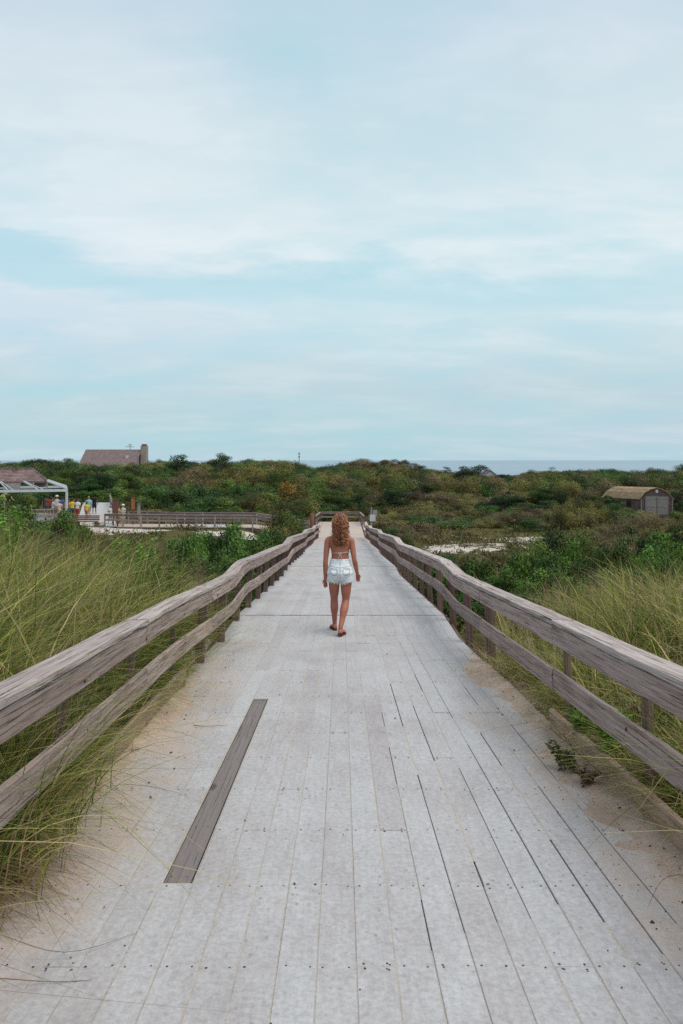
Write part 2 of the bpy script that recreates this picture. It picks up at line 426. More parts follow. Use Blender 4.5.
def T(x, y):
    x = np.asarray(x, dtype=float); y = np.asarray(y, dtype=float)
    ax = np.abs(x - CX)
    ridge = dz(y) + 0.0 + 0.40*smooth(1.9, 3.6, ax) + 0.25*smooth(4, 9, ax) + 0.06*wn(x, y, 1.7)*smooth(1.9, 3, ax)
    right = x > 0
    ye = y - 0.55*np.clip(ax-2.2, 0, 8)
    w = smooth(np.where(right, 7.5, 8.5), np.where(right, 33.0, 33.0), ye)
    valley = -4.75 + 0.35*wn(x, y, 0.12, 3) + 0.12*wn(x, y, 0.5, 1)
    valley = valley + 1.9*smooth(-5, -12, x)*smooth(48, 34, y)                   # higher ground on the left
    valley = valley + 1.38*smooth(-1.5, -8, x)*smooth(42, 51, y)                  # shelf under the side walk
    valley = valley + 0.9*smooth(6, 18, x)*smooth(40, 22, y)
    back = smooth(78, 185, y)
    rise = np.where(x < 0, 2.1, 2.1 - 1.25*smooth(8, 45, x))
    valley = valley + back*(rise)*(1-0.5*smooth(0,1,0)) 
    valley = valley + back*0.5*wn(x, y, 0.05, 7)
    z = ridge*(1-w) + valley*w
    # shore
    z = z*(1-smooth(215, 330, y)) + (-16.0)*smooth(215, 330, y)
    # keep below the timber
    near = ax < 1.98
    lim = dz(y) - np.where(y < 8.2, 0.20, 0.55)
    z = np.where(near & (y < 69), np.minimum(z, np.where(ax < 1.60, lim, np.where(y < 8.0, dz(y)+0.01, lim))), z)
    sd_ = side_dist(x, y)
    z = np.where(sd_ < 1.7, np.minimum(z, WALK_Z-0.22), z)
    z = np.where(in_pavilion(x, y), np.minimum(z, -3.35), z)
    return z

def px_of(x, y, z): return 341.5 + F*x/y, 460 - F*(z-CAMZ)/y

def sandmask(x, y):
    x = np.asarray(x, dtype=float); y = np.asarray(y, dtype=float)
    def e(cx, cy, rx, ry): return np.clip(1.0 - ((x-cx)/rx)**2 - ((y-cy)/ry)**2, 0, 1)
    s = 0.62*e(9.3, 53.0, 5.6, 4.8) + 0.60*e(14.6, 60, 5.5, 4.2) + 0.52*e(6.8, 50, 2.6, 3.6) 
    s = s + 1.3*e(-15, 51.8, 4.2, 2.2) + 1.4*e(-7.2, 51.2, 3.6, 2.6)
    s = s + 0.6*e(30, 80, 4, 3)
    ax = np.abs(x-CX)
    s = s + np.where((ax < 2.5) & (y < 10.5), 0.9, 0) + np.where((y < 11), 0.42, 0)
    s = s + smooth(225, 250, y)
    return s

def make_ground():
    xs = np.concatenate([np.arange(0, 12, 0.22), np.arange(12, 60, 1.0), np.arange(60, 160, 4.0), np.geomspace(160, 9000, 22)])
    xs = np.concatenate([-xs[:0:-1], xs])
    ys = np.concatenate([[-4000, -600, -150, -50, -20, -10], np.arange(-6, 26, 0.22), np.arange(26, 90, 0.8), np.arange(90, 345, 4.0), [400, 900, 4000]])
    X, Y = np.meshgrid(xs, ys)
    Z = T(X, Y)
    Z = np.where(Y < -10, np.maximum(Z, -1)*0+2.0, Z)
    nx, ny = len(xs), len(ys)
    V = np.stack([X, Y, Z], -1).reshape(-1, 3)
    i = np.arange(ny-1)[:, None]*nx + np.arange(nx-1)[None, :]
    Fc = np.stack([i, i+1, i+nx+1, i+nx], -1).reshape(-1, 4)
    nearf = np.where((Y < 12) & (np.abs(X) < 14), 1.0, 0.0)
    me = mesh_np('ground', V, Fc, M['ground'], {'sand': sandmask(X, Y).ravel(), 'near': nearf.ravel()}, True)
    tag(link('ground', me), kind='structure')
make_ground()

def make_sea():
    m, nt = new_mat('sea_water'); g = N(nt); co = g.coords()
    n = g.noise(g.map(co, (0.02,0.06,1)), 1.0, 8, 0.7)
    n2 = g.noise(g.map(co, (0.0006,0.002,1)), 1.0, 4, 0.6)
    col = g.ramp(n2, [(0.3, (0.16,0.24,0.30)), (0.7, (0.24,0.32,0.38))])
    g.out(col, 0.35, n, 0.5, 1.2, 0.4)
    ys = np.array([230.0, 400, 900, 2500, 8000, 24000]); W = 26000.0
    V = []; Fc = []
    for i, y in enumerate(ys):
        for x in (-W, -W/8, 0, W/8, W): V.append((x, y, -11.0))
    for i in range(len(ys)-1):
        for k in range(4): a = i*5+k; Fc.append((a, a+1, a+6, a+5))
    tag(link('sea', mesh_np('sea', V, Fc, m)), kind='structure')
make_sea()

# ------------------------------------------------------------------ main boardwalk
bw = tag(empty('boardwalk', (CX, 0, 0)), 'long pale plank boardwalk sloping down from the camera to the far landing', 'boardwalk')
def ypts(y0, y1, step=0.6):
    p = list(np.arange(y0, y1, step)) + [y1] + [b for b in BY if y0 < b < y1]
    p = sorted(set(round(float(q), 4) for q in p)); out = [p[0]]
    for q in p[1:]:
        if q - out[-1] > 0.05: out.append(q)
    out[-1] = y1
    return out

DARK = (-0.83-CX, -0.69-CX, 3.40, 6.92)
def make_deck():
    mb = MB(); sm = MB(); nails = MB(); rnd = random.Random(3)
    pitch = 0.1475; n = 24
    x0 = DARK[0] - pitch*6        # so that one plank falls on the darker board
    bounds_y = [12.1, 23.0, 33.5, 44.2, 67.0]
    ii = 0
    for i in range(n):
        xa = x0 + i*pitch; xb = xa + pitch
        if xa < -1.76: xa = -1.76
        if xb > 1.72 and xa > 1.6: continue
        g = 0.0021
        y = -0.6 - rnd.uniform(0, 2.4)
        ends = []
        sec = 0
        while y < 67.0:
            L = rnd.choice([2.44, 3.05, 3.66, 3.66, 3.05, 1.83]) if y < 12.1 else rnd.choice([2.44, 3.05, 3.66])
            y1 = y + L
            # joints fall on the joists, which are 0.61 apart
            y1 = round((y1-0.32)/0.61)*0.61+0.32
            for b in bounds_y:
                if y < b - 0.02 and y1 > b - 0.7: y1 = b
            isdark = False
            if abs(xa - DARK[0]) < 0.01:
                if y < DARK[2]-0.01 and y1 > DARK[2]-0.5: y1 = DARK[2]
                if abs(y - DARK[2]) < 0.01: y1 = DARK[3]; isdark = True
            if y1 - y < 0.2: y1 = y + 0.61
            ends.append((y, y1, isdark)); y = y1
        for (ya, yb, isdark) in ends:
            if isdark: continue
            t = min(0.9, max(0, rnd.gauss(0.5, 0.17)))
            if rnd.random() < 0.03: t = 0.85
            ga = g + (rnd.random() < 0.16)*rnd.uniform(0.001, 0.003); gb = g
            if xa > 0.30 and ya < 9 and rnd.random() < 0.36: ga = rnd.uniform(0.0035, 0.008)
            pts = ypts(ya+0.0015, yb-0.0015, 1.2)
            dzr = rnd.uniform(-0.002, 0.002)
            vs = []; 
            for q in pts:
                z = float(dz(q)) + dzr
                c = 0.002
                vs += [(xa+ga, q, z-0.035), (xa+ga, q, z-c), (xa+ga+c, q, z), (xb-gb-c, q, z), (xb-gb, q, z-c), (xb-gb, q, z-0.035)]
            fs = []
            for k in range(len(pts)-1):
                for j in range(5):
                    a = k*6+j; fs.append((a, a+6, a+7, a+1))
            fs.append((0,1,2,3,4,5)); m_ = (len(pts)-1)*6; fs.append((m_+5, m_+4, m_+3, m_+2, m_+1, m_))
            mb.add(vs, fs, t)
            # screws, two per joist
            jy = math.ceil((ya-0.32)/0.61)*0.61+0.32
            while jy < yb+0.01 and jy < 15:
                for off in ((0.028, 0.0), (pitch-0.028, 0.0)):
                    for s in ((-0.018, 0.018) if (abs(jy-ya) < 0.03 or abs(jy-yb) < 0.03) else (0.0,)):
                        if rnd.random() < 0.1: continue
                        X = xa+off[0]+rnd.uniform(-0.006,0.006); Y = jy+s+rnd.uniform(-0.01,0.01); Z = float(dz(Y))+dzr+0.0012
                        r = rnd.uniform(0.0036, 0.0060)
                        nails.add([(X+r*math.cos(a), Y+r*math.sin(a), Z-0.083*r*math.sin(a)) for a in np.linspace(0, 2*math.pi, 7)[:-1]], [(0,1,2,3,4,5)])
                jy += 0.61
        # sand packed into most of the seam on the left of this plank
        y = -0.6
        while y < 60:
            L = rnd.uniform(0.3, 1.6)
            p_open = 0.0 if (xa < 0.2 or xa > 1.35 or y < 2.6 or y > 7.5) else 0.5; L = L if p_open < 0.1 else rnd.uniform(0.35, 1.0)
            if rnd.random() > p_open:
                pts = ypts(y, y+L, 0.8)
                dp = rnd.uniform(0.001, 0.0032)
                vs = []
                for q in pts:
                    z = float(dz(q))-dp; vs += [(xa-0.004, q, z), (xa+0.0095, q, z)]
                sm.add(vs, [(2*k, 2*k+1, 2*k+3, 2*k+2) for k in range(len(pts)-1)], rnd.random())
            y += L
    mb.build('deck_boards', M['deck'], bw)
    sm.build('seam_sand', M['seam'], bw)
    # the sunken darker board
    db = MB(); pts = ypts(DARK[2]+0.022, DARK[3]-0.004, 0.6)
    db.sweep([((DARK[0]+DARK[1])/2-0.002, q, float(dz(q))-0.022) for q in pts], 0.126, 0.02, 0.4, ch=0.003)
    for jy in np.arange(3.48, 6.9, 0.57):
        for dx_ in (0.03, 0.10):
            X = DARK[0]+dx_+rnd.uniform(-0.004,0.004); Z = float(dz(jy))-0.0105
            nails.add([(X+0.0045*math.cos(a), jy+0.0045*math.sin(a), Z-0.083*0.0045*math.sin(a)) for a in np.linspace(0, 2*math.pi, 7)[:-1]], [(0,1,2,3,4,5)])
    nails.build('deck_screws', M['nail'], bw)
    o = db.build('board', M['dark_board'], bw); o['label'] = 'darker grey brown board set in the pale deck'
    # joists and stringers
    jb = MB(); y = -0.9
    while y < 66.9:
        z = float(dz(y)); jb.box(-1.74, 1.70, y-0.02, y+0.02, z-0.22, z-0.037, rnd.random()); y += 0.61
    jb.build('joists', M['post'], bw)
    for sx in (-1.72, 0.0, 1.68):
        st = MB(); pts = ypts(-1, 66.9, 1.2)
        st.sweep([(sx, q, float(dz(q))-0.155) for q in pts], 0.05, 0.23, 0.4)
        st.build('stringer', M['post'], bw)
    # thin strip of threshold at each change of slope
    for yb in (12.1, 23.0, 33.5, 44.2):
        tb = MB(); z = float(dz(yb))
        tb.box(-1.72, 1.68, yb-0.012, yb+0.016, z-0.03, z+0.0025, 0.6)
        tb.build('threshold_strip', M['post'], bw)
make_deck()

# kerb boards either side, near the camera
for s, ya, yb in ((-1, 1.2, 7.45), (1, 1.0, 5.85)):
    nseg = 2
    for k in range(nseg):
        a = ya + (yb-ya)*k/nseg; b = ya + (yb-ya)*(k+1)/nseg - 0.01
        mb = MB(); pts = ypts(a, b, 0.3)
        mb.sweep([(s*1.625 + 0.012*math.sin(q*1.7+s), q, float(dz(q))+0.085) for q in pts], 0.045, 0.19, random.random(), ch=0.008, jit=0.0025)
        mb.build('kerb_board', M['curb'], bw)

# drifted sand along both edges (height dips below the boards towards the middle)
def make_drift(s, y0, y1, wide, seed):
    ys = np.arange(y0, y1, 0.045); us = np.linspace(0, 1, 22)
    V = []; n = len(us)
    for y in ys:
        fade = float(smooth(y1, y1-1.5, y))
        w = wide * (0.55 + 0.45*float(wn(seed, y, 1.3, seed)) + 0.22*float(wn(y, seed, 4.0, seed))) * (0.35+0.65*fade)
        for u in us:
            ax = 1.63 - u*0.95
            d = (1.63-ax) / max(w, 0.05)
            h = 0.045*(1-d) + 0.020*mnoise.noise((ax*7, y*5, seed)) + 0.012*mnoise.noise((ax*22, y*20, seed))
            if u > 0.95: h = min(h, -0.02)
            V.append((s*ax, y, float(dz(y)) + min(max(h, -0.03), 0.05)*(1 if h < 0 else fade) - 0.002))
    ny = len(ys); V = np.array(V)
    i = np.arange(ny-1)[:, None]*n + np.arange(n-1)[None, :]
    Fc = np.stack([i, i+n, i+n+1, i+1] if s > 0 else [i, i+1, i+n+1, i+n], -1).reshape(-1, 4)
    # drop quads fully below the boards
    zz = V[:, 2] - dz(V[:, 1]); keep = (zz[Fc] > -0.012).any(axis=1)
    me = mesh_np('sand_drift', V, Fc[keep], M['sand'], None, True)
    o = link('sand_drift', me, None, (CX, 0, 0))
    return tag(o, 'ridge of blown sand lying along the %s edge of the deck' % ('left' if s < 0 else 'right'), 'sand', kind='stuff')
make_drift(-1, 1.0, 8.2, 0.26, 2.0)
make_drift(1, 1.0, 9.4, 0.46, 5.0)

# ------------------------------------------------------------------ railings
def railing(side, label, skip=()):
    root = tag(empty('railing', (CX, 0, 0)), label, 'railing')
    rnd = random.Random(side*5+20)
    jr = np.random.RandomState(60+side); JY = np.arange(1.2, 56, 1.5); JX = jr.normal(0, 0.006, len(JY)); JZ = jr.normal(0, 0.004, len(JY))
    def off(y):
        base = 1.60
        if side < 0: base -= 0.10*float(smooth(6.5, 3.0, y))
        return side*(base + float(np.interp(y, JY, JX)))
    posts = [1.2, 2.7] + [4.2+1.5*k for k in range(33)]
    for py in posts:
        if py in skip or py > 53: continue
        z = float(dz(py)); top = z+0.86; gnd = float(T(CX+side*1.9, py))
        x = off(py) + side*0.072; xb = side*1.715; pw = 0.095 if py > 7.5 else 0.05
        mb = MB(); a = rnd.uniform(-0.012, 0.012); b = rnd.uniform(-0.015, 0.015)
        mb.sweep([(xb+a, py+b, min(gnd, z)-0.4), (xb, py, z), (x, py, top)], pw, pw, rnd.random(), up=Vector((0,1,0)), jit=0.002)
        mb.build('post', M['post' if py > 7.5 else 'tanpost'], root)
    # boards in lengths of three metres from post to post
    y = 0.6; k = 0
    cuts = [0.9] + [2.7+3.0*i for i in range(17)] + [53.2]
    for a, b in zip(cuts[:-1], cuts[1:]):
        for nm, hh, w, h, mat in (('cap_board', 0.885, 0.185, 0.040, 'cap'), ('rail_board', 0.790, 0.04, 0.142, 'rail'), ('rail_board', 0.445, 0.04, 0.160, 'rail')):
            sh = 0 if nm == 'cap_board' or hh > 0.6 else 0
            j = rnd.uniform(-0.006, 0.006)
            pts = ypts(a+0.003, b-0.003, 0.3 if a < 12 else 0.75)
            P = []
            for q in pts:
                x = off(q) + side*({'cap_board': 0.055}.get(nm, -0.010)) + j
                # boards follow the change of slope a little softened
                z = float(0.5*dz(q) + 0.25*dz(q-0.25) + 0.25*dz(q+0.25))
                P.append((x, q, z + hh + float(np.interp(q, JY, JZ)) + j*0.6))
            mb = MB(); mb.sweep(P, w, h, rnd.random(), ch=0.005, jit=0.0022 if a < 12 else 0.001, roll=(side*0.03 if nm == 'cap_board' else 0.0), rnd=rnd)
            mb.build(nm, M[mat], root)
    for py in posts:
        if py > 15 or py in skip: continue
        for hh in (0.79, 0.445):
            for dq in (-0.03,) if hh > 0.6 else (0.03,):
                mb = MB(); X = off(py) - side*0.030; Z = float(dz(py)) + hh + dq
                mb.tube([(X+side*0.012, py+dq*0.5, Z), (X, py+dq*0.5, Z), (X-side*0.004, py+dq*0.5, Z)], [0.011, 0.011, 0.007], 8); mb.build('bolt', M['nail'], root)
    if side < 0:
        # folded steel strap on the post at the first landing
        for py in (11.7,):
            mb = MB(); z = float(dz(py))
            mb.tube([(off(py)+0.02, py-0.02, z+0.70), (off(py)+0.10, py-0.05, z+0.62), (off(py)+0.035, py-0.05, z+0.60)], 0.008, 5)
            mb.build('hook', M['nail'], root)
    return root
railing(-1, 'weathered grey timber railing along the left side of the boardwalk')
railing(1, 'weathered grey timber railing along the right side of the boardwalk', skip=(7.2,))

def straight_rail(label, pts, hs=(0.885, 0.79, 0.445), group=None, spacing=1.6, mat='rail_x', gnd_drop=0.9, post='post', cap=True):
    """railing along a polyline of deck-level points"""
    root = tag(empty('railing', pts[0]), label, 'railing', group)
    o0 = Vector(pts[0]); rnd = random.Random(int(abs(pts[0][0])*10+abs(pts[-1][1])))
    P = [Vector(p)-o0 for p in pts]
    for a, b in zip(P[:-1], P[1:]):
        L = (b-a).length; n = max(1, round(L/spacing))
        for k in range(n+1):
            if k == 0 and a is not P[0]: continue
            q = a.lerp(b, k/n)
            mb = MB(); mb.sweep([q+Vector((0,0,-gnd_drop)), q+Vector((0,0,0.86))], 0.10, 0.10, rnd.random(), up=Vector((0,1,0)))
            mb.build('post', M[post], root)
        for i, h in enumerate(hs):
            if i == 0 and not cap: continue
            mb = MB(); mb.sweep([a+Vector((0,0,h)), b+Vector((0,0,h))], 0.16 if i == 0 else 0.04, 0.04 if i == 0 else 0.14, rnd.random())
            mb.build('cap_board' if i == 0 else 'rail_board', M[mat], root)
    return root

Z_END = -3.93
# wider landing at the far end
lan = tag(empty('landing', (CX, 60.5, Z_END)), 'sandy wooden landing at the far end of the boardwalk', 'landing')
mb = MB()
for k in range(9): mb.box(-2.35+0.14*0, -1.78, -6.9+k*1.5, -6.9+k*1.5+1.49, -0.04, 0.0, random.random())
for k in range(9): mb.box(1.74, 2.25, -6.9+k*1.5, -6.9+k*1.5+1.49, -0.04, 0.0, random.random())
mb.build('deck_boards', M['deck'], lan)
mb = MB(); mb.sweep([(-2.3,6.6,-0.15),(2.2,6.6,-0.15)], 0.05, 0.22); mb.build('rim_joist', M['post'], lan)
straight_rail('grey cross railing closing off the far end of the boardwalk', [(CX-2.25,62.6,Z_END),(CX-1.95,66.9,Z_END),(CX+1.60,66.9,Z_END),(CX+1.85,62.3,Z_END)])

# side walk going left from the landing, and its railings
sw = tag(empty('boardwalk', (-10, 55.4, WALK_Z)), 'grey side boardwalk crossing the dunes on the left towards the pavilion', 'boardwalk')
mb = MB(); x = -8.7
rnd = random.Random(9)
def swz(xw):   # deck level of the side walk in world z
    return float(np.interp(xw, [-30, -6.5, -2.0, 0], [WALK_Z, WALK_Z-0.12, Z_END, Z_END]))
xx = -19.3
while xx < -1.75:
    za, zb = swz(xx), swz(xx+0.15)
    z = (za+zb)/2 - WALK_Z
    mb.box(xx+10, xx+10.145, -1.25, 1.25, z-0.04, z, rnd.random())
    xx += 0.15
mb.build('deck_boards', M['deck'], sw)
for yy in (-1.2, 1.2):
    mb = MB(); mb.sweep([(q+10, yy, swz(q)-WALK_Z-0.16) for q in (-19.3, -12, -6.5, -2.0)], 0.05, 0.22); mb.build('stringer', M['post'], sw)
straight_rail('grey railing on the near side of the left side boardwalk', [(-17.3,54.1,WALK_Z),(-12,54.1,swz(-12)),(-6.5,54.1,swz(-6.5)),(-2.3,54.1,Z_END)], gnd_drop=1.3, post='greypost', spacing=1.5)
straight_rail('grey railing on the far side of the left side boardwalk', [(-16.3,56.7,WALK_Z),(-12,56.7,swz(-12)),(-6.5,56.7,swz(-6.5)),(-2.4,56.7,Z_END)], gnd_drop=1.0, post='greypost', spacing=1.5)

# pale ramp walk running away beside the pavilion
rw = tag(empty('walkway', (-17.9, 54.2, WALK_Z)), 'pale walkway running past the pavilion where people stroll', 'walkway')
mb = MB()
def rwx(y): return -17.9-(y-54)*0.33
yy = 54.0
while yy < 84:
    mb.add([(rwx(yy)-1.5+17.9, yy-54.2, 0.0), (rwx(yy)+1.5+17.9, yy-54.2, 0), (rwx(yy+0.15)+1.5+17.9, yy+0.145-54.2, 0), (rwx(yy+0.15)-1.5+17.9, yy+0.145-54.2, 0),
            (rwx(yy)-1.5+17.9, yy-54.2, -0.05), (rwx(yy)+1.5+17.9, yy-54.2, -0.05), (rwx(yy+0.15)+1.5+17.9, yy+0.145-54.2, -0.05), (rwx(yy+0.15)-1.5+17.9, yy+0.145-54.2, -0.05)],
           [(0,1,2,3),(7,6,5,4),(0,4,5,1),(1,5,6,2),(2,6,7,3),(3,7,4,0)], rnd.uniform(0.5,1))
    yy += 0.15
mb.build('deck_boards', M['deck'], rw)
straight_rail('grey railing along the far side of the pale walkway behind the strollers', [(rwx(58.5)+1.5,58.5,WALK_Z),(rwx(84)+1.5,84,WALK_Z)], post='greypost', spacing=2.2)
# ------------------------------------------------------------------ pavilion
M['shingle'] = None
def shingle_mat(name, a, b, c):
    m, nt = new_mat(name); g = N(nt); co = g.coords()
    br = g.n('ShaderNodeTexBrick'); g.l(g.map(co, (1.0,1.0,1.0)), br.inputs['Vector'])
    sep = g.n('ShaderNodeSeparateXYZ'); g.l(co, sep.inputs[0])
    cb = g.n('ShaderNodeCombineXYZ'); g.l(g.math('ADD', sep.outputs[0], sep.outputs[1]), cb.inputs[0]); g.l(sep.outputs[2], cb.inputs[1])
    g.l(cb.outputs[0], br.inputs['Vector'])
    br.inputs['Scale'].default_value = 1.0; br.inputs['Brick Width'].default_value = 0.22; br.inputs['Row Height'].default_value = 0.11
    br.inputs['Mortar Size'].default_value = 0.012
    br.inputs['Color1'].default_value = (*a, 1); br.inputs['Color2'].default_value = (*b, 1); br.inputs['Mortar'].default_value = (*c, 1)
    n = g.noise(co, 1.8, 6, 0.7)
    col = g.mix(0.8, br.outputs[0], g.ramp(n, [(0.3, (0.6,0.6,0.6)), (0.7, (1.35,1.3,1.3))]), 'MULTIPLY')
    g.out(col, 0.9, br.outputs['Fac'], -0.4, 0.02, 0.15)
    return m
M['shingle'] = shingle_mat('brown_shingle', (0.25,0.18,0.17), (0.16,0.11,0.106), (0.06,0.042,0.04))
M['shingle_red'] = shingle_mat('red_grey_shingle', (0.22,0.17,0.167), (0.18,0.135,0.133), (0.10,0.072,0.07))
M['shingle_tan'] = shingle_mat('tan_shingle', (0.37,0.275,0.17), (0.30,0.22,0.135), (0.19,0.135,0.085))
M['shingle_wall'] = shingle_mat('wall_shingle', (0.19,0.13,0.118), (0.13,0.086,0.08), (0.06,0.04,0.036))
M['white'] = plain('white_paint', (0.50,0.53,0.56), 0.6, 0.08, 5)
M['greywood'] = plain('grey_siding', (0.27,0.26,0.255), 0.8, 0.15, 5)
M['darkglass'] = plain('dark_window', (0.02,0.022,0.025), 0.2, 0.1, 5, 0.5)
M['door'] = plain('faded_door', (0.25,0.225,0.215), 0.8, 0.18, 7)

def pavilion():
    X0, X1, Y0, Y1 = -36.5, -21.5, 58.0, 66.2; zf = -2.98; ze = -0.72; zt = 0.92
    O = Vector(((X0+X1)/2, (Y0+Y1)/2, zf))
    root = tag(empty('pavilion', O), 'open white framed pavilion with brown shingled hip roof at far left', 'pavilion')
    L = lambda x, y, z: Vector((x, y, z)) - O
    root.rotation_euler.z = math.radians(21); Rz = Matrix.Rotation(math.radians(21), 3, 'Z'); cr_ = Vector((X1, Y0, zf))
    root.location = cr_ + Rz @ (O - cr_)
    mb = MB(); mb.box(X0-O.x, X1+0.1-O.x, Y0-1.6-O.y, Y1-O.y, -0.14, 0.0, 0.6); mb.build('floor', M['greywood'], root)
    # shingled upper hip
    zi = -0.03; ins = 1.5
    a = [L(X0+ins,Y0+ins,zi), L(X1-ins,Y0+ins,zi), L(X1-ins,Y1-ins,zi), L(X0+ins,Y1-ins,zi)]
    r = [L(X0+2.6,(Y0+Y1)/2,zt), L(X1-2.6,(Y0+Y1)/2,zt)]
    zr = 0.95
    mb = MB(); th = Vector((0,0,-0.12))
    vs = a + r + [v+th for v in a] + [v+th for v in r]
    mb.add(vs, [(0,1,5,4),(1,2,5),(2,3,4,5),(3,0,4),(7,6,10,11),(8,7,11),(9,8,11,10),(6,9,10),(0,6,7,1),(1,7,8,2),(2,8,9,3),(3,9,6,0)])
    rf = mb.build('roof', M['shingle'], root)
    mb = MB(); mb.tube([r[0]+Vector((0,0,0.03)), r[1]+Vector((0,0,0.03))], 0.08, 6)
    for k in range(4): mb.tube([a[k]+Vector((0,0,0.03)), r[0 if k in (0,3) else 1]+Vector((0,0,0.03))], 0.05, 5)
    mb.build('ridge_cap', M['shingle'], rf)
    for (vx, vy) in ((-27.6,61.6),(-25.4,61.8)):
        mb = MB(); mb.box(vx-0.2-O.x, vx+0.2-O.x, vy-0.2-O.y, vy+0.2-O.y, 0.62-zf-0.45, 1.02-zf, 0.2); mb.build('vent', M['shingle'], rf)
    # eaves beam
    e = [L(X0,Y0,ze), L(X1,Y0,ze), L(X1,Y1,ze), L(X0,Y1,ze)]
    for k in range(4):
        mb = MB(); mb.sweep([e[k], e[(k+1)%4]], 0.08, 0.20); mb.build('eaves_beam', M['white'], root)
    # open rafters from the shingles down to the beam, with V struts
    mb_n = 0
    for k in range(4):
        n = 7 if k % 2 == 0 else 5
        for i in range(n+1):
            if i == n: continue
            p = e[k].lerp(e[(k+1)%4], i/n); q = a[k].lerp(a[(k+1)%4], i/n)
            mb = MB(); mb.sweep([p+Vector((0,0,0.1)), q], 0.06, 0.10); mb.build('rafter', M['white'], root)
            if k in (0, 1):
                p2 = e[k].lerp(e[(k+1)%4], (i+0.18)/n)
                mb = MB(); mb.sweep([p2+Vector((0,0,0.1)), a[k].lerp(a[(k+1)%4], (i+0.06)/n)], 0.045, 0.08); mb.build('strut', M['white'], root)
    # inner upper wall below the shingles
    zs = -0.75
    mb = MB()
    for k in range(4):
        p, q = a[k], a[(k+1)%4]
        d = (q-p).normalized(); nrm = d.cross(Vector((0,0,1)))*0.03
        lo = Vector((0,0,-0.62)); up = Vector((0,0,-0.13))
        n = 4 if k % 2 == 0 else 3
        for i in range(n):
            u0 = p.lerp(q, (i+0.0)/n); u1 = p.lerp(q, (i+0.36)/n)
            mb.add([u0+lo+nrm, u1+lo+nrm, u1+up+nrm, u0+up+nrm, u0+lo-nrm, u1+lo-nrm, u1+up-nrm, u0+up-nrm], [(0,1,2,3),(7,6,5,4),(0,4,5,1),(1,5,6,2),(2,6,7,3),(3,7,4,0)])
    mb.build('clerestory_wall', M['greywood'], root)
    # posts
    for (x, y) in ((X0,Y0),(X0+5,Y0),(X0+10,Y0),(X1,Y0),(X1,Y0+4),(X1,Y1),(X0,Y1),(X0+5,Y1),(X0+10,Y1)):
        mb = MB(); mb.sweep([L(x,y,zf), L(x,y,ze-0.13)], 0.12, 0.12, up=Vector((0,1,0))); mb.build('post', M['white'], root)
    # kiosk walls inside, with a serving hatch
    mb = MB()
    kx0, kx1, ky0, ky1 = -35.5-O.x, -27.0-O.x, 61.8-O.y, 65.6-O.y
    mb.box(kx0, kx1, ky0, ky0+0.12, 0, 1.0); mb.box(kx0, kx1, ky0, ky0+0.12, 1.9, 2.5)
    mb.box(kx0, kx0+1.2, ky0, ky0+0.12, 1.0, 1.9); mb.box(kx1-1.4, kx1, ky0, ky0+0.12, 1.0, 1.9); mb.box((kx0+kx1)/2-.4, (kx0+kx1)/2+.4, ky0, ky0+0.12, 1.0, 1.9)
    mb.box(kx1-0.12, kx1, ky0+0.12, ky1, 0, 2.5); mb.box(kx0, kx1, ky1, ky1+0.12, 0, 2.5); mb.box(kx0, kx0+0.12, ky0+0.12, ky1, 0, 2.5)
    mb.build('kiosk_wall', M['greywood'], root)
    # low front rail
    mb = MB()
    for k in range(8):
        mb.sweep([L(X0+k*2.0,Y0-1.5,zf), L(X0+k*2.0,Y0-1.5,zf+0.9)], 0.09, 0.09, up=Vector((0,1,0)))
    for h in (0.45, 0.88): mb.sweep([L(X0,Y0-1.5,zf+h), L(X0+14,Y0-1.5,zf+h)], 0.05, 0.12)
    mb.build('balustrade', M['greypost'], root)
pavilion()

# dark bench box and low platform in front of the walkway
mb = MB(); mb.box(-0.9, 0.9, -0.4, 0.4, 0.0, 0.45, 0.3); 
bn = tag(empty('bench', (-18.35, 53.4, WALK_Z-0.05)), 'dark slatted bench at the start of the pale walkway', 'bench')
mb = MB()
for k in range(4): mb.sweep([(-0.8,-0.24+k*0.14,0.44),(0.8,-0.24+k*0.14,0.44)], 0.11, 0.04, random.random())
mb.build('seat', M['post'], bn)
for sx in (-0.65, 0.65):
    mb = MB(); mb.box(sx-0.05, sx+0.05, -0.26, 0.22, -0.5, 0.42); mb.build('leg', M['post'], bn)
mb = MB()
for k in range(3): mb.sweep([(-0.8,0.27,0.55+k*0.13),(0.8,0.27,0.55+k*0.13)], 0.03, 0.10, random.random())
mb.build('backrest', M['post'], bn)

# sign boards by the side walk
def board_sign(x, y, z, w, h, bottom, label, mat, post='redpost', posts=2, name='notice_board', cat='sign'):
    r = tag(empty(name, (x, y, z)), label, cat)
    for k in range(posts):
        sx = 0 if posts == 1 else (-w/2+0.05 + k*(w-0.1))
        mb = MB(); mb.sweep([(sx,0.05,-0.9),(sx,0.05,bottom+h)], 0.09, 0.09, 0.4, up=Vector((0,1,0))); mb.build('post', M[post], r)
    mb = MB(); mb.box(-w/2, w/2, -0.03, 0.0, bottom, bottom+h); mb.build('panel', mat, r)
    mb = MB(); mb.sweep([(-w/2-0.03,-0.015,bottom+h+0.03),(w/2+0.03,-0.015,bottom+h+0.03)], 0.10, 0.05); mb.build('cap', M[post], r)
    return r
M['brownpanel'] = plain('brown_panel', (0.16,0.07,0.055), 0.7, 0.15, 8)
M['orangepanel'] = plain('orange_panel', (0.36,0.12,0.06), 0.7, 0.15, 8)
board_sign(-16.65, 54.45, WALK_Z, 0.42, 1.05, 0.85, 'tall red brown notice board beside the side boardwalk railing', M['brownpanel'])
board_sign(-15.75, 55.9, WALK_Z, 0.26, 0.85, 1.1, 'narrow orange marker board standing by the side boardwalk', M['orangepanel'], posts=1)
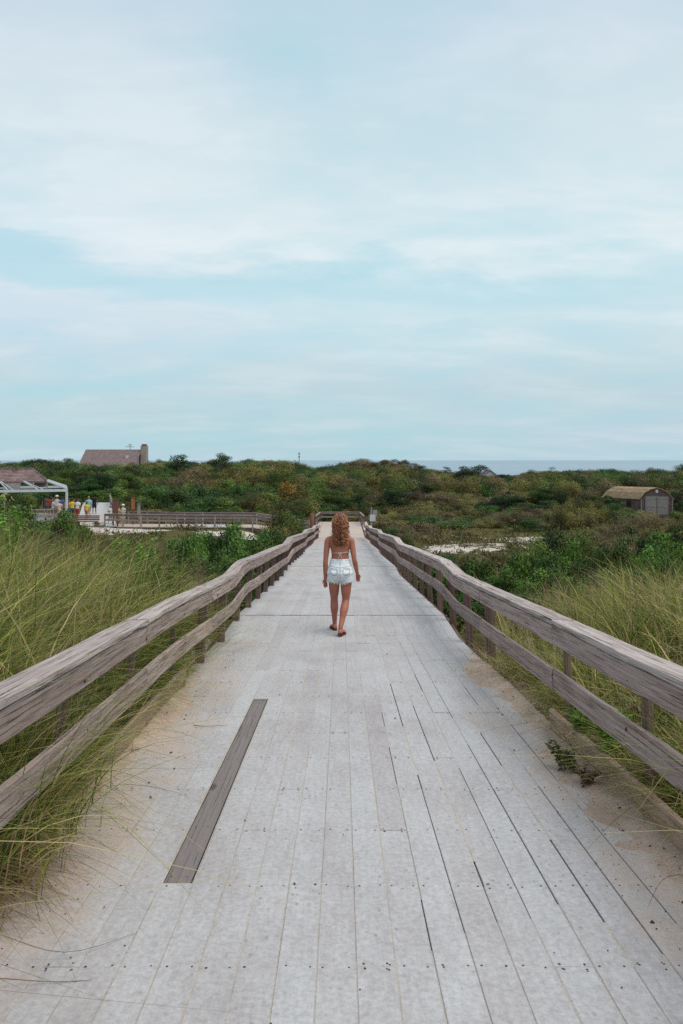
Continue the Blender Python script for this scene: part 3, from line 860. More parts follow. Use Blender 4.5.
board_sign(-15.35, 56.1, WALK_Z, 0.22, 0.7, 0.75, 'small grey weathered marker board right of the orange one', M['greywood'], posts=1, post='greypost')
# round brown mooring-style post on the left of the far landing
mb = MB(); mb.tube([(0,0,-1.2),(0.01,0,0.6),(0,0.01,1.64),(0,0.01,1.68)], [0.15,0.145,0.135,0.09], 12, 0.4)
o = mb.build('timber_post', M['redpost'], smooth_shade=True, loc=(-1.93, 48.6, float(dz(48.6)))); tag(o, 'thick red brown timber post at the far end of the left railing', 'post')
# white notice boxes on a post to the right of the landing
r = tag(empty('sign_post', (2.22, 55.0, Z_END-0.25)), 'grey post with white notice panels right of the far landing', 'sign')
mb = MB(); mb.sweep([(0,0,-0.6),(0,0,2.35)], 0.09, 0.09, 0.8, up=Vector((0,1,0))); mb.build('post', M['greypost'], r)
mb = MB(); mb.box(-0.12,0.30,-0.10,-0.05,1.30,1.78); mb.build('panel', M['white'], r)
mb = MB(); mb.box(0.10,0.42,-0.04,0.0,1.62,2.12); o = mb.build('panel', M['greywood'], r); o['label'] = 'grey upper panel of the sign post'

# ------------------------------------------------------------------ houses
def far_house():
    y = 150.0; x0, x1 = -53.2, -41.6; zr = 3.85; ze = 0.3; 
    O = Vector(((x0+x1)/2, y+4, -4.0)); root = tag(empty('house', O), 'distant house with long red grey roof and tall chimney above the trees', 'house')
    hx = (x1-x0)/2
    mb = MB(); mb.box(-hx+0.3, hx-0.3, -4.2, 4.2, -1.0, 4.6)
    # gable ends
    for sx in (-hx+0.3, hx-0.3-0.1):
        mb.add([(sx,-4.2,4.6),(sx+0.1,-4.2,4.6),(sx+0.1,4.2,4.6),(sx,4.2,4.6),(sx,0,7.7),(sx+0.1,0,7.7)], [(0,3,4),(1,5,2),(0,4,5,1),(3,2,5,4),(0,1,2,3)])
    mb.build('wall', M['greywood'], root)
    ridge = zr+4.0; eav = ze+4.0
    mb = MB(); t = 0.15
    for s in (-1, 1):
        mb.add([(-hx,s*5.0,eav),(hx,s*5.0,eav),(hx,0,ridge),(-hx,0,ridge),(-hx,s*5.0,eav-t),(hx,s*5.0,eav-t),(hx,0,ridge-t),(-hx,0,ridge-t)], [(0,1,2,3),(7,6,5,4),(0,4,5,1),(1,5,6,2),(3,2,6,7),(3,7,4,0)])
    rf = mb.build('roof', M['shingle_red'], root)
    mb = MB(); mb.box(hx+0.02, hx+1.15, -0.9, 0.9, -1, ridge+0.75); mb.build('chimney', plain('chimney_brick', (0.34,0.27,0.24), 0.9, 0.2, 2), root)
    mb = MB(); mb.box(hx+0.2, hx+1.0, -0.7, 0.7, ridge+0.75, ridge+1.1); mb.build('chimney_pot', M['brownpanel'], root)
    mb = MB(); mb.tube([(hx-2.4,0,ridge-0.1),(hx-2.4,0,ridge+1.2)], 0.06, 5); mb.tube([(hx-3.4,0,ridge+0.55),(hx-1.6,0,ridge+0.55)], 0.05, 5); mb.tube([(hx-2.9,0,ridge+0.95),(hx-2.0,0,ridge+0.95)], 0.05, 5)
    mb.build('aerial', M['post'], rf)
    mb = MB(); mb.box(hx-2.6, hx-2.1, -2.6, -2.1, ridge-2.2, ridge-1.2); mb.build('vent', M['white'], rf)
far_house()

def shed():
    y = 84.0; x = 35.8; zb = -4.65
    O = Vector((x, y, zb)); ang = math.radians(-16)
    root = tag(empty('shed', O, ang), 'small barn shed with tan shingle roof and pale double doors in the scrub', 'shed')
    root.scale = (0.86, 0.86, 0.92)
    w, L = 4.0, 6.4        # gable width along x, length to the left (local -x) : gable faces the camera on the right
    # the ridge runs along local x; gable at local +x turned to the camera by placing it as an L
    prof = [(-1.9,0),(-1.9,2.0),(-1.45,2.72),(-0.75,3.16),(0,3.36),(0.75,3.16),(1.45,2.72),(1.9,2.0),(1.9,0)]
    a = math.radians(0)
    # local frame: gable plane y=0 (faces -y), body goes back along +y slanted left
    dirv = Vector((-0.80,0.60,0))*5.6
    mb = MB(); n = len(prof)
    f = [Vector((p[0],0,p[1])) for p in prof]; b = [v+dirv for v in f]
    mb.add(f+b, [tuple(range(n)), tuple(reversed(range(n,2*n))), (0,n,n+1,1), (n-2, 2*n-2, 2*n-1, n-1)], 0.5)
    mb.build('wall', M['shingle_wall'], root)
    mb = MB(); th = 0.09
    rp = [(-2.02,1.93)] + prof[2:7] + [(2.02,1.93)]
    o = []
    for k, p in enumerate(rp): 
        c = Vector((p[0],0,p[1])); o.append(c + Vector((p[0]*0.03,0,th+0.03)))
    ov = Vector((0,-0.14,0)); dv = dirv*1.03
    top_f = [v+ov for v in o]; top_b = [v+dv for v in o]; lo_f = [v-Vector((0,0,th)) for v in top_f]; lo_b = [v-Vector((0,0,th)) for v in top_b]
    m_ = len(o); vs = top_f+top_b+lo_f+lo_b; fs = []
    for k in range(m_-1):
        fs.append((k, k+1, m_+k+1, m_+k)); fs.append((2*m_+k, 3*m_+k, 3*m_+k+1, 2*m_+k+1)); fs.append((k, 2*m_+k, 2*m_+k+1, k+1)); fs.append((m_+k, m_+k+1, 3*m_+k+1, 3*m_+k))
    fs += [(0, m_, 3*m_, 2*m_), (m_-1, 3*m_-1, 4*m_-1, 2*m_-1)]
    mb.add(vs, fs); mb.build('roof', M['shingle_tan'], root)
    for s in (-1, 1):
        mb = MB(); mb.box(s*0.66-0.62, s*0.66+0.62, -0.06, -0.012, 0.1, 2.2)
        dr = mb.build('door', M['door'], root)
        mb = MB()
        for zz in (0.15, 1.1, 2.05): mb.box(s*0.66-0.58, s*0.66+0.58, -0.085, -0.062, zz, zz+0.12)
        mb.build('ledge', M['greywood'], dr)
    mb = MB(); mb.box(-1.4,-1.3,-0.07,-0.01,0.0,2.35); mb.box(1.3,1.4,-0.07,-0.01,0.0,2.35); mb.box(-1.3,1.3,-0.07,-0.01,2.22,2.35); mb.build('door_frame', M['greywood'], root)
    mb = MB(); mb.box(-0.16,0.16,-0.06,-0.01,2.8,3.2); mb.build('vent', M['white'], root)
    for sx in (-1.9,1.9):
        mb = MB(); mb.box(sx-0.07,sx+0.07,-0.05,0.06,0,2.0); mb.build('corner_board', M['door'], root)
    c = Vector((-1.9,0,1.35))+dirv*0.33; d = dirv.normalized(); nn = Vector((-0.60,-0.80,0))
    mb = MB(); q = [c-d*0.32+Vector((0,0,-0.4)), c+d*0.32+Vector((0,0,-0.4)), c+d*0.32+Vector((0,0,0.4)), c-d*0.32+Vector((0,0,0.4))]
    mb.add([v+nn*0.03 for v in q]+[v-nn*0.02 for v in q], [(0,1,2,3),(7,6,5,4),(0,4,5,1),(1,5,6,2),(2,6,7,3),(3,7,4,0)])
    mb.build('window', M['darkglass'], root)
shed()

def cottage(x, y, zb, w, label):
    r = tag(empty('cottage', (x, y, zb)), label, 'cottage')
    mb = MB(); mb.box(-w/2, w/2, 0, 5, -2, 2.6); mb.add([(-w/2,0,2.6),(w/2,0,2.6),(0,0,4.2),(-w/2,5,2.6),(w/2,5,2.6),(0,5,4.2)], [(0,1,2),(5,4,3)]); mb.build('wall', M['white'], r)
    mb = MB()
    for s in (-1,1): mb.add([(s*(w/2+.3),-.3,2.42),(s*(w/2+.3),5.3,2.42),(0,5.3,4.35),(0,-.3,4.35),(s*(w/2+.3),-.3,2.3),(s*(w/2+.3),5.3,2.3),(0,5.3,4.2),(0,-.3,4.2)], [(0,1,2,3),(7,6,5,4),(0,4,5,1),(1,5,6,2),(3,2,6,7),(3,7,4,0)])
    mb.build('roof', M['shingle_red'], r)
    mb = MB(); mb.box(-0.5,0.5,-0.04,-0.005,0.9,2.0); mb.build('window', M['darkglass'], r)
cottage(37.8, 188, -5.2, 4.5, 'white gabled cottage glimpsed behind the domed tree at the skyline')
cottage(45.8, 190, -6.6, 6.0, 'low white cottage half hidden among the skyline bushes')
# mast on the skyline
mb = MB(); mb.tube([(0,0,0),(0,0,11.0)], [0.16,0.1], 6); mb.tube([(-0.3,0,9.6),(0.3,0,9.6)], 0.12, 5); mb.tube([(-0.28,0,10.5),(0.28,0,10.5)], 0.12, 5)
tag(mb.build('radio_mast', M['nail'], loc=(-12.6, 220, -7.0)), 'thin dark radio mast rising above the skyline scrub', 'mast')
# distant birds
def bird(x, y, z, s, label):
    mb = MB()
    for sg in (-1, 1):
        mb.add([(0,-0.1*s,0),(0,0.12*s,0),(sg*0.5*s,0.05*s,0.16*s),(sg*0.5*s,-0.05*s,0.16*s),(sg*s,0,0.05*s)], [(0,1,2,3),(3,2,4)])
    mb.tube([(0,-0.3*s,0),(0,-0.1*s,0),(0,0.15*s,0),(0,0.32*s,0.02*s)], [0.02*s,0.09*s,0.09*s,0.02*s], 6)
    return tag(mb.build('bird', M['nail'], loc=(x,y,z)), label, 'bird')
bird(-2.6, 90, 1.66+453/740*90, 0.13, 'tiny dark bird at the very top of the sky')
bird(-40, 120, 1.66+71/740*120, 0.19, 'tiny bird low in the sky above the house')
bird(17, 120, 1.66+70/740*120, 0.17, 'tiny bird low in the sky right of the boardwalk')
# ------------------------------------------------------------------ vegetation
def rand_dirs(n, rs):
    v = rs.normal(size=(n, 3)); return v/np.linalg.norm(v, axis=1, keepdims=True)

def leaf_quads(c, nrm, along, L, W, tint):
    """rhombic leaves; c centres, nrm/along unit-ish vectors, L, W lengths"""
    a = along - nrm*np.sum(along*nrm, 1, keepdims=True); a /= np.linalg.norm(a, axis=1, keepdims=True)+1e-9
    b = np.cross(nrm, a)
    L = L[:, None]; W = W[:, None]
    v = np.stack([c-a*L*0.5, c+b*W*0.5-a*L*0.05, c+a*L*0.5, c-b*W*0.5-a*L*0.05], 1).reshape(-1, 3)
    f = np.arange(len(c)*4).reshape(-1, 4)
    return v, f, np.repeat(tint, 4)

def crown(n_leaf, rs, size, lobes=14, rx=1.0, rz=0.7, lobe_r=(0.25, 0.45), up=0.3, flat=0.0, base=0.0, wind=0.0, sprig=1.0, aspect=0.5, shell=0.22, nn=0.75, tn=0.16):
    """leaves on many overlapping lobes; a unit-ish crown (radius rx, height 0..rz*~1.3)"""
    d = rand_dirs(lobes, rs); rad = rs.uniform(0.35, 0.78, lobes)
    lc = d*rad[:, None]*np.array([rx, rx, rz]); lc[:, 2] = np.abs(lc[:, 2])*0.85 + base
    lr = rs.uniform(*lobe_r, lobes)
    wgt = lr**2; wgt /= wgt.sum()
    li = rs.choice(lobes, n_leaf, p=wgt)
    dd = rand_dirs(n_leaf, rs); dd[:, 2] = np.where(dd[:, 2] < -0.35, -dd[:, 2], dd[:, 2])
    # lumpy surface: a second level of small lumps
    lump = 1 + 0.22*np.sin(dd[:, 0]*9+li)*np.cos(dd[:, 1]*8+li*2) + 0.1*np.sin(dd[:, 2]*17+li*3)
    r = lr[li]*(1-shell*rs.uniform(0, 1, n_leaf)**1.6)*lump
    c = lc[li] + dd*r[:, None]*np.array([1, 1, 1-flat])
    c[:, 0] += wind*c[:, 2]
    zt_ = np.percentile(c[:, 2], 99.3); c[:, 2] *= 0.97/zt_; lc = lc.copy(); lc[:, 2] *= 0.97/zt_
    c[:, 2] = np.maximum(c[:, 2], 0.02)
    nrm = dd + rand_dirs(n_leaf, rs)*nn; nrm /= np.linalg.norm(nrm, axis=1, keepdims=True)
    al = dd*0.6*sprig + rand_dirs(n_leaf, rs)*0.7 + np.array([0, 0, up])
    L = size*rs.uniform(0.6, 1.4, n_leaf); W = L*aspect*rs.uniform(0.7, 1.3, n_leaf)
    ltint = rs.uniform(0.1, 0.85, lobes)
    t = np.clip(ltint[li] + rs.normal(0, tn, n_leaf), 0, 1)
    return leaf_quads(c, nrm, al, L, W, t) + ((lc, lr),)

def stems_mb(rs, lc, lr, base_r=0.05, n=10, lean=0.0, seg=5):
    mb = MB()
    for i in range(min(n, len(lc))):
        e = lc[i]; p0 = Vector((rs.uniform(-.06,.06), rs.uniform(-.06,.06), -0.15)); p3 = Vector(e)
        m1 = p0.lerp(p3, 0.4) + Vector((rs.uniform(-.06,.06), rs.uniform(-.06,.06), 0.03)); m2 = p0.lerp(p3, 0.75) + Vector((rs.uniform(-.05,.05), rs.uniform(-.05,.05), 0.02))
        mb.tube([p0, m1, m2, p3], [base_r, base_r*.7, base_r*.45, base_r*.15], seg)
        for j in range(2):
            q = Vector(e) + Vector(rs.normal(size=3)*0.6*lr[i]); mb.tube([m2, m2.lerp(q, 0.5)+Vector((0,0,.03)), q], [base_r*.3, base_r*.2, base_r*.08], 4)
    return mb

PROTO = {}
def make_proto(key, name, mat, n, size, seed, stemmat='bark', **kw):
    rs = np.random.RandomState(seed)
    v, f, t, (lc, lr) = crown(n, rs, size, **kw)
    me = mesh_np(name+'_foliage', v, f, M[mat], {'tint': t})
    st = stems_mb(rs, lc, lr, 0.035, 8).mesh(name+'_stems', M[stemmat], True)
    PROTO.setdefault(key, []).append((name, me, st))

for s in range(3):
    make_proto('juniper_near', 'juniper_bush', 'juniper_near', 15000, 0.062, 100+s, lobes=40, rz=0.75, flat=0.45, lobe_r=(0.15, 0.32), up=0.0, aspect=0.42, shell=0.45, nn=0.6)
for s in range(2):
    make_proto('brown_near', 'twiggy_bush', 'brown', 4500, 0.05, 130+s, lobes=26, rz=0.9, lobe_r=(0.15, 0.30), up=0.9, aspect=0.2, shell=0.9)
for s in range(3):
    make_proto('juniper', 'juniper_bush', 'juniper', 9000, 0.055, 140+s, nn=0.4, tn=0.09, lobes=24, rz=0.8, flat=0.45, lobe_r=(0.18, 0.38), up=0.1, aspect=0.5, shell=0.45)
    make_proto('green', 'scrub_bush', 'green', 9000, 0.055, 150+s, nn=0.4, tn=0.09, lobes=22, rz=0.75, flat=0.35, lobe_r=(0.18, 0.38), up=0.1, aspect=0.6, shell=0.4)
    make_proto('olive', 'scrub_bush', 'olive', 9000, 0.05, 160+s, nn=0.4, tn=0.09, lobes=26, rz=0.6, lobe_r=(0.14, 0.32), up=0.5, aspect=0.45, shell=0.6)
    make_proto('brown', 'heath_bush', 'brown', 9000, 0.045, 170+s, nn=0.4, tn=0.09, lobes=26, rz=0.6, lobe_r=(0.14, 0.32), up=0.7, aspect=0.35, shell=0.7)
make_proto('rust', 'scrub_bush', 'rust', 9000, 0.055, 181, nn=0.5, lobes=26, rz=0.8, lobe_r=(0.16, 0.32), up=0.2, aspect=0.6, shell=0.4)

LABELS = {
 'juniper_near': ('dark green juniper bush growing close beside the boardwalk', 'bush', 'junipers beside the boardwalk'),
 'brown_near': ('bare reddish brown twiggy bush near the railing', 'bush', 'brown twiggy bushes by the railing'),
 'juniper': ('dense dark green bush on the low dunes', 'bush', 'dark green bushes on the dunes'),
 'green': ('mid green leafy bush on the low dunes', 'bush', 'mid green bushes on the dunes'),
 'olive': ('olive yellow low scrub bush on the dunes', 'bush', 'olive scrub bushes on the dunes'),
 'brown': ('brownish heath bush on the dunes', 'bush', 'brown heath bushes on the dunes'),
 'rust': ('rounded bush with rust orange leaves beyond the side boardwalk', 'bush', None),
}
NB = [0]
def bush(kind, x, y, rad, h, label=None, zoff=0.0):
    ps = PROTO[kind]; name, me, st = ps[NB[0] % len(ps)]; NB[0] += 1
    z = float(T(x, y)) + zoff
    o = empty(name, (x, y, z), random.uniform(0, 6.28)); o.scale = (rad, rad*random.uniform(0.85, 1.15), h)
    lab, cat, grp = LABELS[kind]
    tag(o, label or lab, cat, None if label else grp)
    f = link('foliage', me, o); s = link('stems', st, o)
    return o
def bush_px(kind, px, y, toprow, wpx, label=None):
    x = (px-341.5)/F*y; z = float(T(x, y)); ztop = CAMZ - (toprow-460)/F*y
    h = max(0.35, (ztop - z))/0.98; rad = max(wpx/2/F*y/0.92, 0.55*h)
    if y < 69:
        s_ = 1 if x > 0 else -1; x = s_*max(abs(x), 2.1 + rad*0.95)
        h = max(0.35, ztop - float(T(x, y)))/0.98
    return bush(kind, x, y, rad, h, label)

near_list = [
 # left of the boardwalk
 ('juniper_near', 14,27,506,70), ('juniper_near', 50,27,511,70), ('juniper_near', 82,31,526,40), ('juniper_near', 128,27,541,44),
 ('juniper_near', 78,23,528,60), ('juniper_near', 30,22,524,56), ('juniper_near', -18,25,506,60),
 ('brown_near', 160,20,545,46), ('juniper_near', 182,25,541,44), ('juniper_near', 222,33,526,40), ('juniper_near', 200,28,538,44), ('juniper_near', 246,30,537,40),
 ('brown_near', 198,18,553,60), ('juniper_near', 232,21,552,40), ('juniper_near', 262,32,535,34), ('olive', 276,44,523,36), ('olive', 287,49,511,58), ('olive', 283,50,516,34), ('green', 306,49.5,513,26), ('juniper', 274,38,531,34),
 ('juniper', 300,52,516,26), ('brown_near', 172,15.5,560,60), ('juniper_near', 214,16,575,40), ('brown_near', 240,15,585,40), ('juniper_near', 250,19,560,36), ('juniper_near', 262,22,548,32),
 ('olive', 280,30,541,24), ('juniper', 290,38,533,22), ('brown', 150,36,539,50), ('brown', 118,38,536,44), ('olive', 300,44,527,18), ('olive', 235,41,540,30),
 # right of the boardwalk
 ('juniper_near', 478,25,560,50), ('juniper_near', 524,23,553,62), ('juniper_near', 566,21,544,70), ('juniper_near', 612,20,545,66), ('juniper_near', 452,21,566,44),
 ('juniper_near', 500,18,568,62), ('juniper_near', 548,17,570,70), ('juniper_near', 600,16,572,60), ('juniper_near', 430,27,563,34), ('juniper_near', 655,19,548,70), ('juniper_near', 700,18,546,70),
 ('juniper_near', 470,15.5,590,50), ('juniper_near', 520,14,594,56), ('olive', 412,34,556,28), ('juniper', 424,37,556,24), ('olive', 398,42,540,22), ('olive', 392,50,530,24), ('green', 405,47,535,22),
 ('brown_near', 612,33,522,64), ('brown_near', 650,30,530,56), ('green', 585,34,532,50), ('juniper', 560,37,530,50), ('juniper_near', 655,25,533,56), ('juniper_near', 440,19,585,36), ('green', 540,31,541,40),
 ('juniper_near', 695,28,520,60), ('green', 480,30,562,34), ('olive', 515,34,556,30), ('juniper', 384,47,527,14),
]
for a in near_list: bush_px(*a)
for a in (('green',630,79,508,26),('juniper',612,80,503,24),('brown',652,77,512,22),('green',672,79,511,24),('juniper',688,82,500,26),('brown_near',640,60,517,40),('brown_near',618,62,514,34)): bush_px(*a)
bush_px('rust', 291, 83, 481, 46, 'rounded bush with rust orange leaves beyond the end of the side boardwalk')

# skyline of the scrub as rows of the view from the walk
SK = np.array([(-80,462),(0,462),(15,461),(28,459),(50,459),(85,461),(140,461),(160,459),(200,459),(235,459),(262,458),(285,459),(300,462),(315,467),(330,464),(345,461),(400,462),(415,466),(430,468),(445,470),(485,474),(515,474),(530,470),(560,469),(600,468),(640,469),(683,466),(780,466)], dtype=float)
def sky_row(px): return np.interp(px, SK[:, 0], SK[:, 1])

def allowed(x, y):
    if y < 70 and abs(x-CX) < 3.0: return False
    if float(side_dist(x, y)) < 3.6 or bool(in_pavilion(x, y-2.5)) : return False
    if -19 < x < -1 and 48 < y < 58.5: return False
    if -38 < x < -18 and 50 < y < 72: return False
    if float(sandmask(x, y)) > 0.28: return False
    if 28 < x < 41 and 79 < y < 92: return False
    return True
# height limits so that things seen in the photograph stay in view
def limit_row(px, y):
    r = sky_row(px)
    if y < 140 and 78 < px < 152: r = 461
    if y < 84 and 606 < px < 680: r = 511
    if y < 54 and -20 < px < 80: r = 531
    if y < 52 and 80 <= px < 268: r = 538
    if y < 62 and 355 < px < 600 : r = 553 if y < 57 else 532
    if y < 60 and 600 <= px: r = 522
    return r

placed = []
def scatter(y0, y1, n, rmin, rmax, hmin, hmax, chooser, mind, out, inner=0.0, outer=0.52):
    rs = np.random.RandomState(int(y0*7+n)); tries = 0; got = 0
    while got < n and tries < n*40:
        tries += 1
        y = math.sqrt(rs.uniform(y0*y0, y1*y1)); x = rs.uniform(-outer, outer)*y
        if abs(x) < inner*y: continue
        if not allowed(x, y): continue
        rad = rs.uniform(rmin, rmax)
        if any((x-a)**2+(y-b)**2 < (mind*(rad+c))**2 for a, b, c in placed[-1200:]): continue
        px = 341.5+F*x/y; z = float(T(x, y)); h = rs.uniform(hmin, hmax); rad = max(rad, 0.85*h)
        if 375 < px < 565 and 58 < y < 112: h *= 0.5
        zmax = CAMZ - (limit_row(px, y)+(rs.uniform(0.5, 6) if y > 90 else 0)-460)/F*y
        h = min(h, (zmax - z)/0.98)
        if h < 0.3: h = 0.3; rad = min(rad, 1.0)
        placed.append((x, y, rad)); out.append((chooser(px, y, rs, x), x, y, rad, h)); got += 1

def choose_mid(px, y, rs, x):
    v = wn(x, y, 0.11, 4.0) + rs.normal(0, 0.35)
    if px > 345:
        if 345 < px < 540 and y > 60:      # low olive brown heath
            return rs.choice(['olive', 'olive', 'olive', 'brown', 'brown', 'green', 'juniper'])
        return 'juniper' if v > 0.25 else ('green' if v > -0.15 else ('olive' if v > -0.6 else 'brown'))
    return 'juniper' if v > 0.15 else ('green' if v > -0.35 else ('olive' if v > -0.7 else 'brown'))
mid = []
scatter(34, 66, 84, 0.8, 1.9, 0.6, 1.3, choose_mid, 0.5, mid)
scatter(64, 100, 118, 1.6, 3.2, 1.2, 2.4, choose_mid, 0.5, mid)
for k, x, y, r, h in mid: bush(k, x, y, r, h)

# ---- the far scrub: beyond the ones one can tell apart, one mass
def far_mass():
    out = []
    scatter(98, 150, 330, 2.0, 4.6, 1.8, 4.2, choose_mid, 0.5, out)
    scatter(18, 205, 900, 1.6, 4.4, 1.0, 3.2, choose_mid, 0.5, out, 0.53, 1.1)
    scatter(145, 205, 420, 2.6, 6.0, 2.2, 4.6, choose_mid, 0.5, out)
    # the crest line carries on to either side
    rs = np.random.RandomState(5)
    for px in np.arange(-460, 1160, 6.0):
        y = rs.uniform(175, 200); x = (px-341.5)/F*y; z = float(T(x, y))
        zt = CAMZ-(sky_row(px)-460+rs.uniform(0.5, 6.0))/F*y
        out.append((choose_mid(px, y, rs, x), x, y, rs.uniform(2.4, 5.0), max(1.0, zt-z)))
    for kind in ('juniper', 'green', 'olive', 'brown'):
        rs = np.random.RandomState(len(kind))
        P = [(x, y, float(T(x, y)), r, h, rs.uniform(0, 6.28)) for k, x, y, r, h in out if k == kind]
        n = len(P); me = bpy.data.meshes.new('far_scrub')
        me.vertices.add(n); me.vertices.foreach_set('co', [c for p in P for c in p[:3]])
        a = me.attributes.new('size', 'FLOAT_VECTOR', 'POINT'); a.data.foreach_set('vector', [c for p in P for c in (p[3], p[3], p[4])])
        a = me.attributes.new('turn', 'FLOAT_VECTOR', 'POINT'); a.data.foreach_set('vector', [c for p in P for c in (0, 0, p[5])])
        a = me.attributes.new('pick', 'INT', 'POINT'); a.data.foreach_set('value', [i % 4 for i in range(n)])
        o = link('far_scrub', me)
        ng = bpy.data.node_groups.new('grow_scrub', 'GeometryNodeTree'); ng.is_modifier = True
        ng.interface.new_socket('Geometry', in_out='INPUT', socket_type='NodeSocketGeometry'); ng.interface.new_socket('Geometry', in_out='OUTPUT', socket_type='NodeSocketGeometry')
        gi = ng.nodes.new('NodeGroupInput'); go = ng.nodes.new('NodeGroupOutput'); jn = ng.nodes.new('GeometryNodeJoinGeometry')
        m2p = ng.nodes.new('GeometryNodeMeshToPoints'); ng.links.new(gi.outputs[0], m2p.inputs[0])
        iop = ng.nodes.new('GeometryNodeInstanceOnPoints'); ng.links.new(m2p.outputs[0], iop.inputs['Points'])
        for q in range(4):
            bv, bf, bt, _ = crown(6500, rs, 0.045, lobes=20, rz=0.75, flat=0.4, lobe_r=(0.2, 0.40), up=0.1, aspect=0.62, shell=0.3, nn=0.38, tn=0.08)
            po = bpy.data.objects.new('scrub_source', mesh_np('scrub_source', bv, bf, M[kind], {'tint': bt}))
            oi = ng.nodes.new('GeometryNodeObjectInfo'); oi.inputs['Object'].default_value = po; oi.inputs['As Instance'].default_value = True
            ng.links.new(oi.outputs['Geometry'], jn.inputs[0])
        ng.links.new(jn.outputs[0], iop.inputs['Instance']); iop.inputs['Pick Instance'].default_value = True
        for an, sock, dt in (('size', 'Scale', 'FLOAT_VECTOR'), ('turn', 'Rotation', 'FLOAT_VECTOR'), ('pick', 'Instance Index', 'INT')):
            na = ng.nodes.new('GeometryNodeInputNamedAttribute'); na.data_type = dt; na.inputs[0].default_value = an
            src = na.outputs[0]
            if sock == 'Rotation':
                er = ng.nodes.new('FunctionNodeEulerToRotation'); ng.links.new(src, er.inputs[0]); src = er.outputs[0]
            ng.links.new(src, iop.inputs[sock])
        ng.links.new(iop.outputs[0], go.inputs[0])
        md = o.modifiers.new('scrub', 'NODES'); md.node_group = ng
        nm = {'juniper': 'dark green', 'green': 'mid green', 'olive': 'olive yellow', 'brown': 'brownish'}[kind]
        tag(o, 'mass of %s scrub covering the far dunes up to the skyline' % nm, 'scrub', kind='stuff')
far_mass()

# ---- low heath ground cover between the bushes
def heath():
    rs = np.random.RandomState(21)
    for kind, share, sd in (('olive', 0.40, 1), ('brown', 0.32, 2), ('green', 0.28, 3)):
        n = int(25000*share)
        y = np.sqrt(rs.uniform(11**2, 130**2, n)) ; y = np.where(rs.uniform(size=n) < 0.35, rs.uniform(11, 60, n), y)
        x = rs.uniform(-0.72, 0.72, n)*y
        sel = wn(x, y, 0.16, 5+sd*3) + rs.normal(0, 0.3, n) > -0.25
        ok = (np.abs(x-CX) > np.where(y < 70, 2.2, 0)) & (side_dist(x, y) > 1.9) & (~in_pavilion(x, y)) & (sandmask(x, y) + 0.35*(wn(x*1.0, y*0.5, 2.2, 1)) < 0.42) & sel
        ok &= ~((x > 29) & (x < 40) & (y > 82) & (y < 91))
        x = x[ok]; y = y[ok]; z = T(x, y); n = len(x)
        k = 26
        sc = np.clip(0.20+0.0045*y, 0.2, 0.62)*rs.uniform(0.6, 1.4, n)
        tx = rs.uniform(0.15, 0.85, n)
        X = np.repeat(np.stack([x, y, z], 1), k, 0); S = np.repeat(sc, k)
        d = rand_dirs(n*k, rs); d[:, 2] = np.abs(d[:, 2])
        c = X + d*(S*rs.uniform(0.3, 1.0, n*k))[:, None]*np.array([1.3, 1.3, 0.9])
        al = d*0.5 + rand_dirs(n*k, rs)*0.5 + np.array([0, 0, 0.7]); nr = rand_dirs(n*k, rs)
        L = S*rs.uniform(0.22, 0.5, n*k)
        v, f, t = leaf_quads(c, nr, al, L, L*0.42, np.clip(np.repeat(tx, k)+rs.normal(0, 0.15, n*k), 0, 1))
        nm = {'olive': 'olive', 'brown': 'brown', 'green': 'green'}[kind]
        tag(link('heath_cover', mesh_np('heath_cover', v, f, M[kind], {'tint': t})), 'low %s heath covering the sand between the bushes' % nm, 'heath', kind='stuff')
heath()

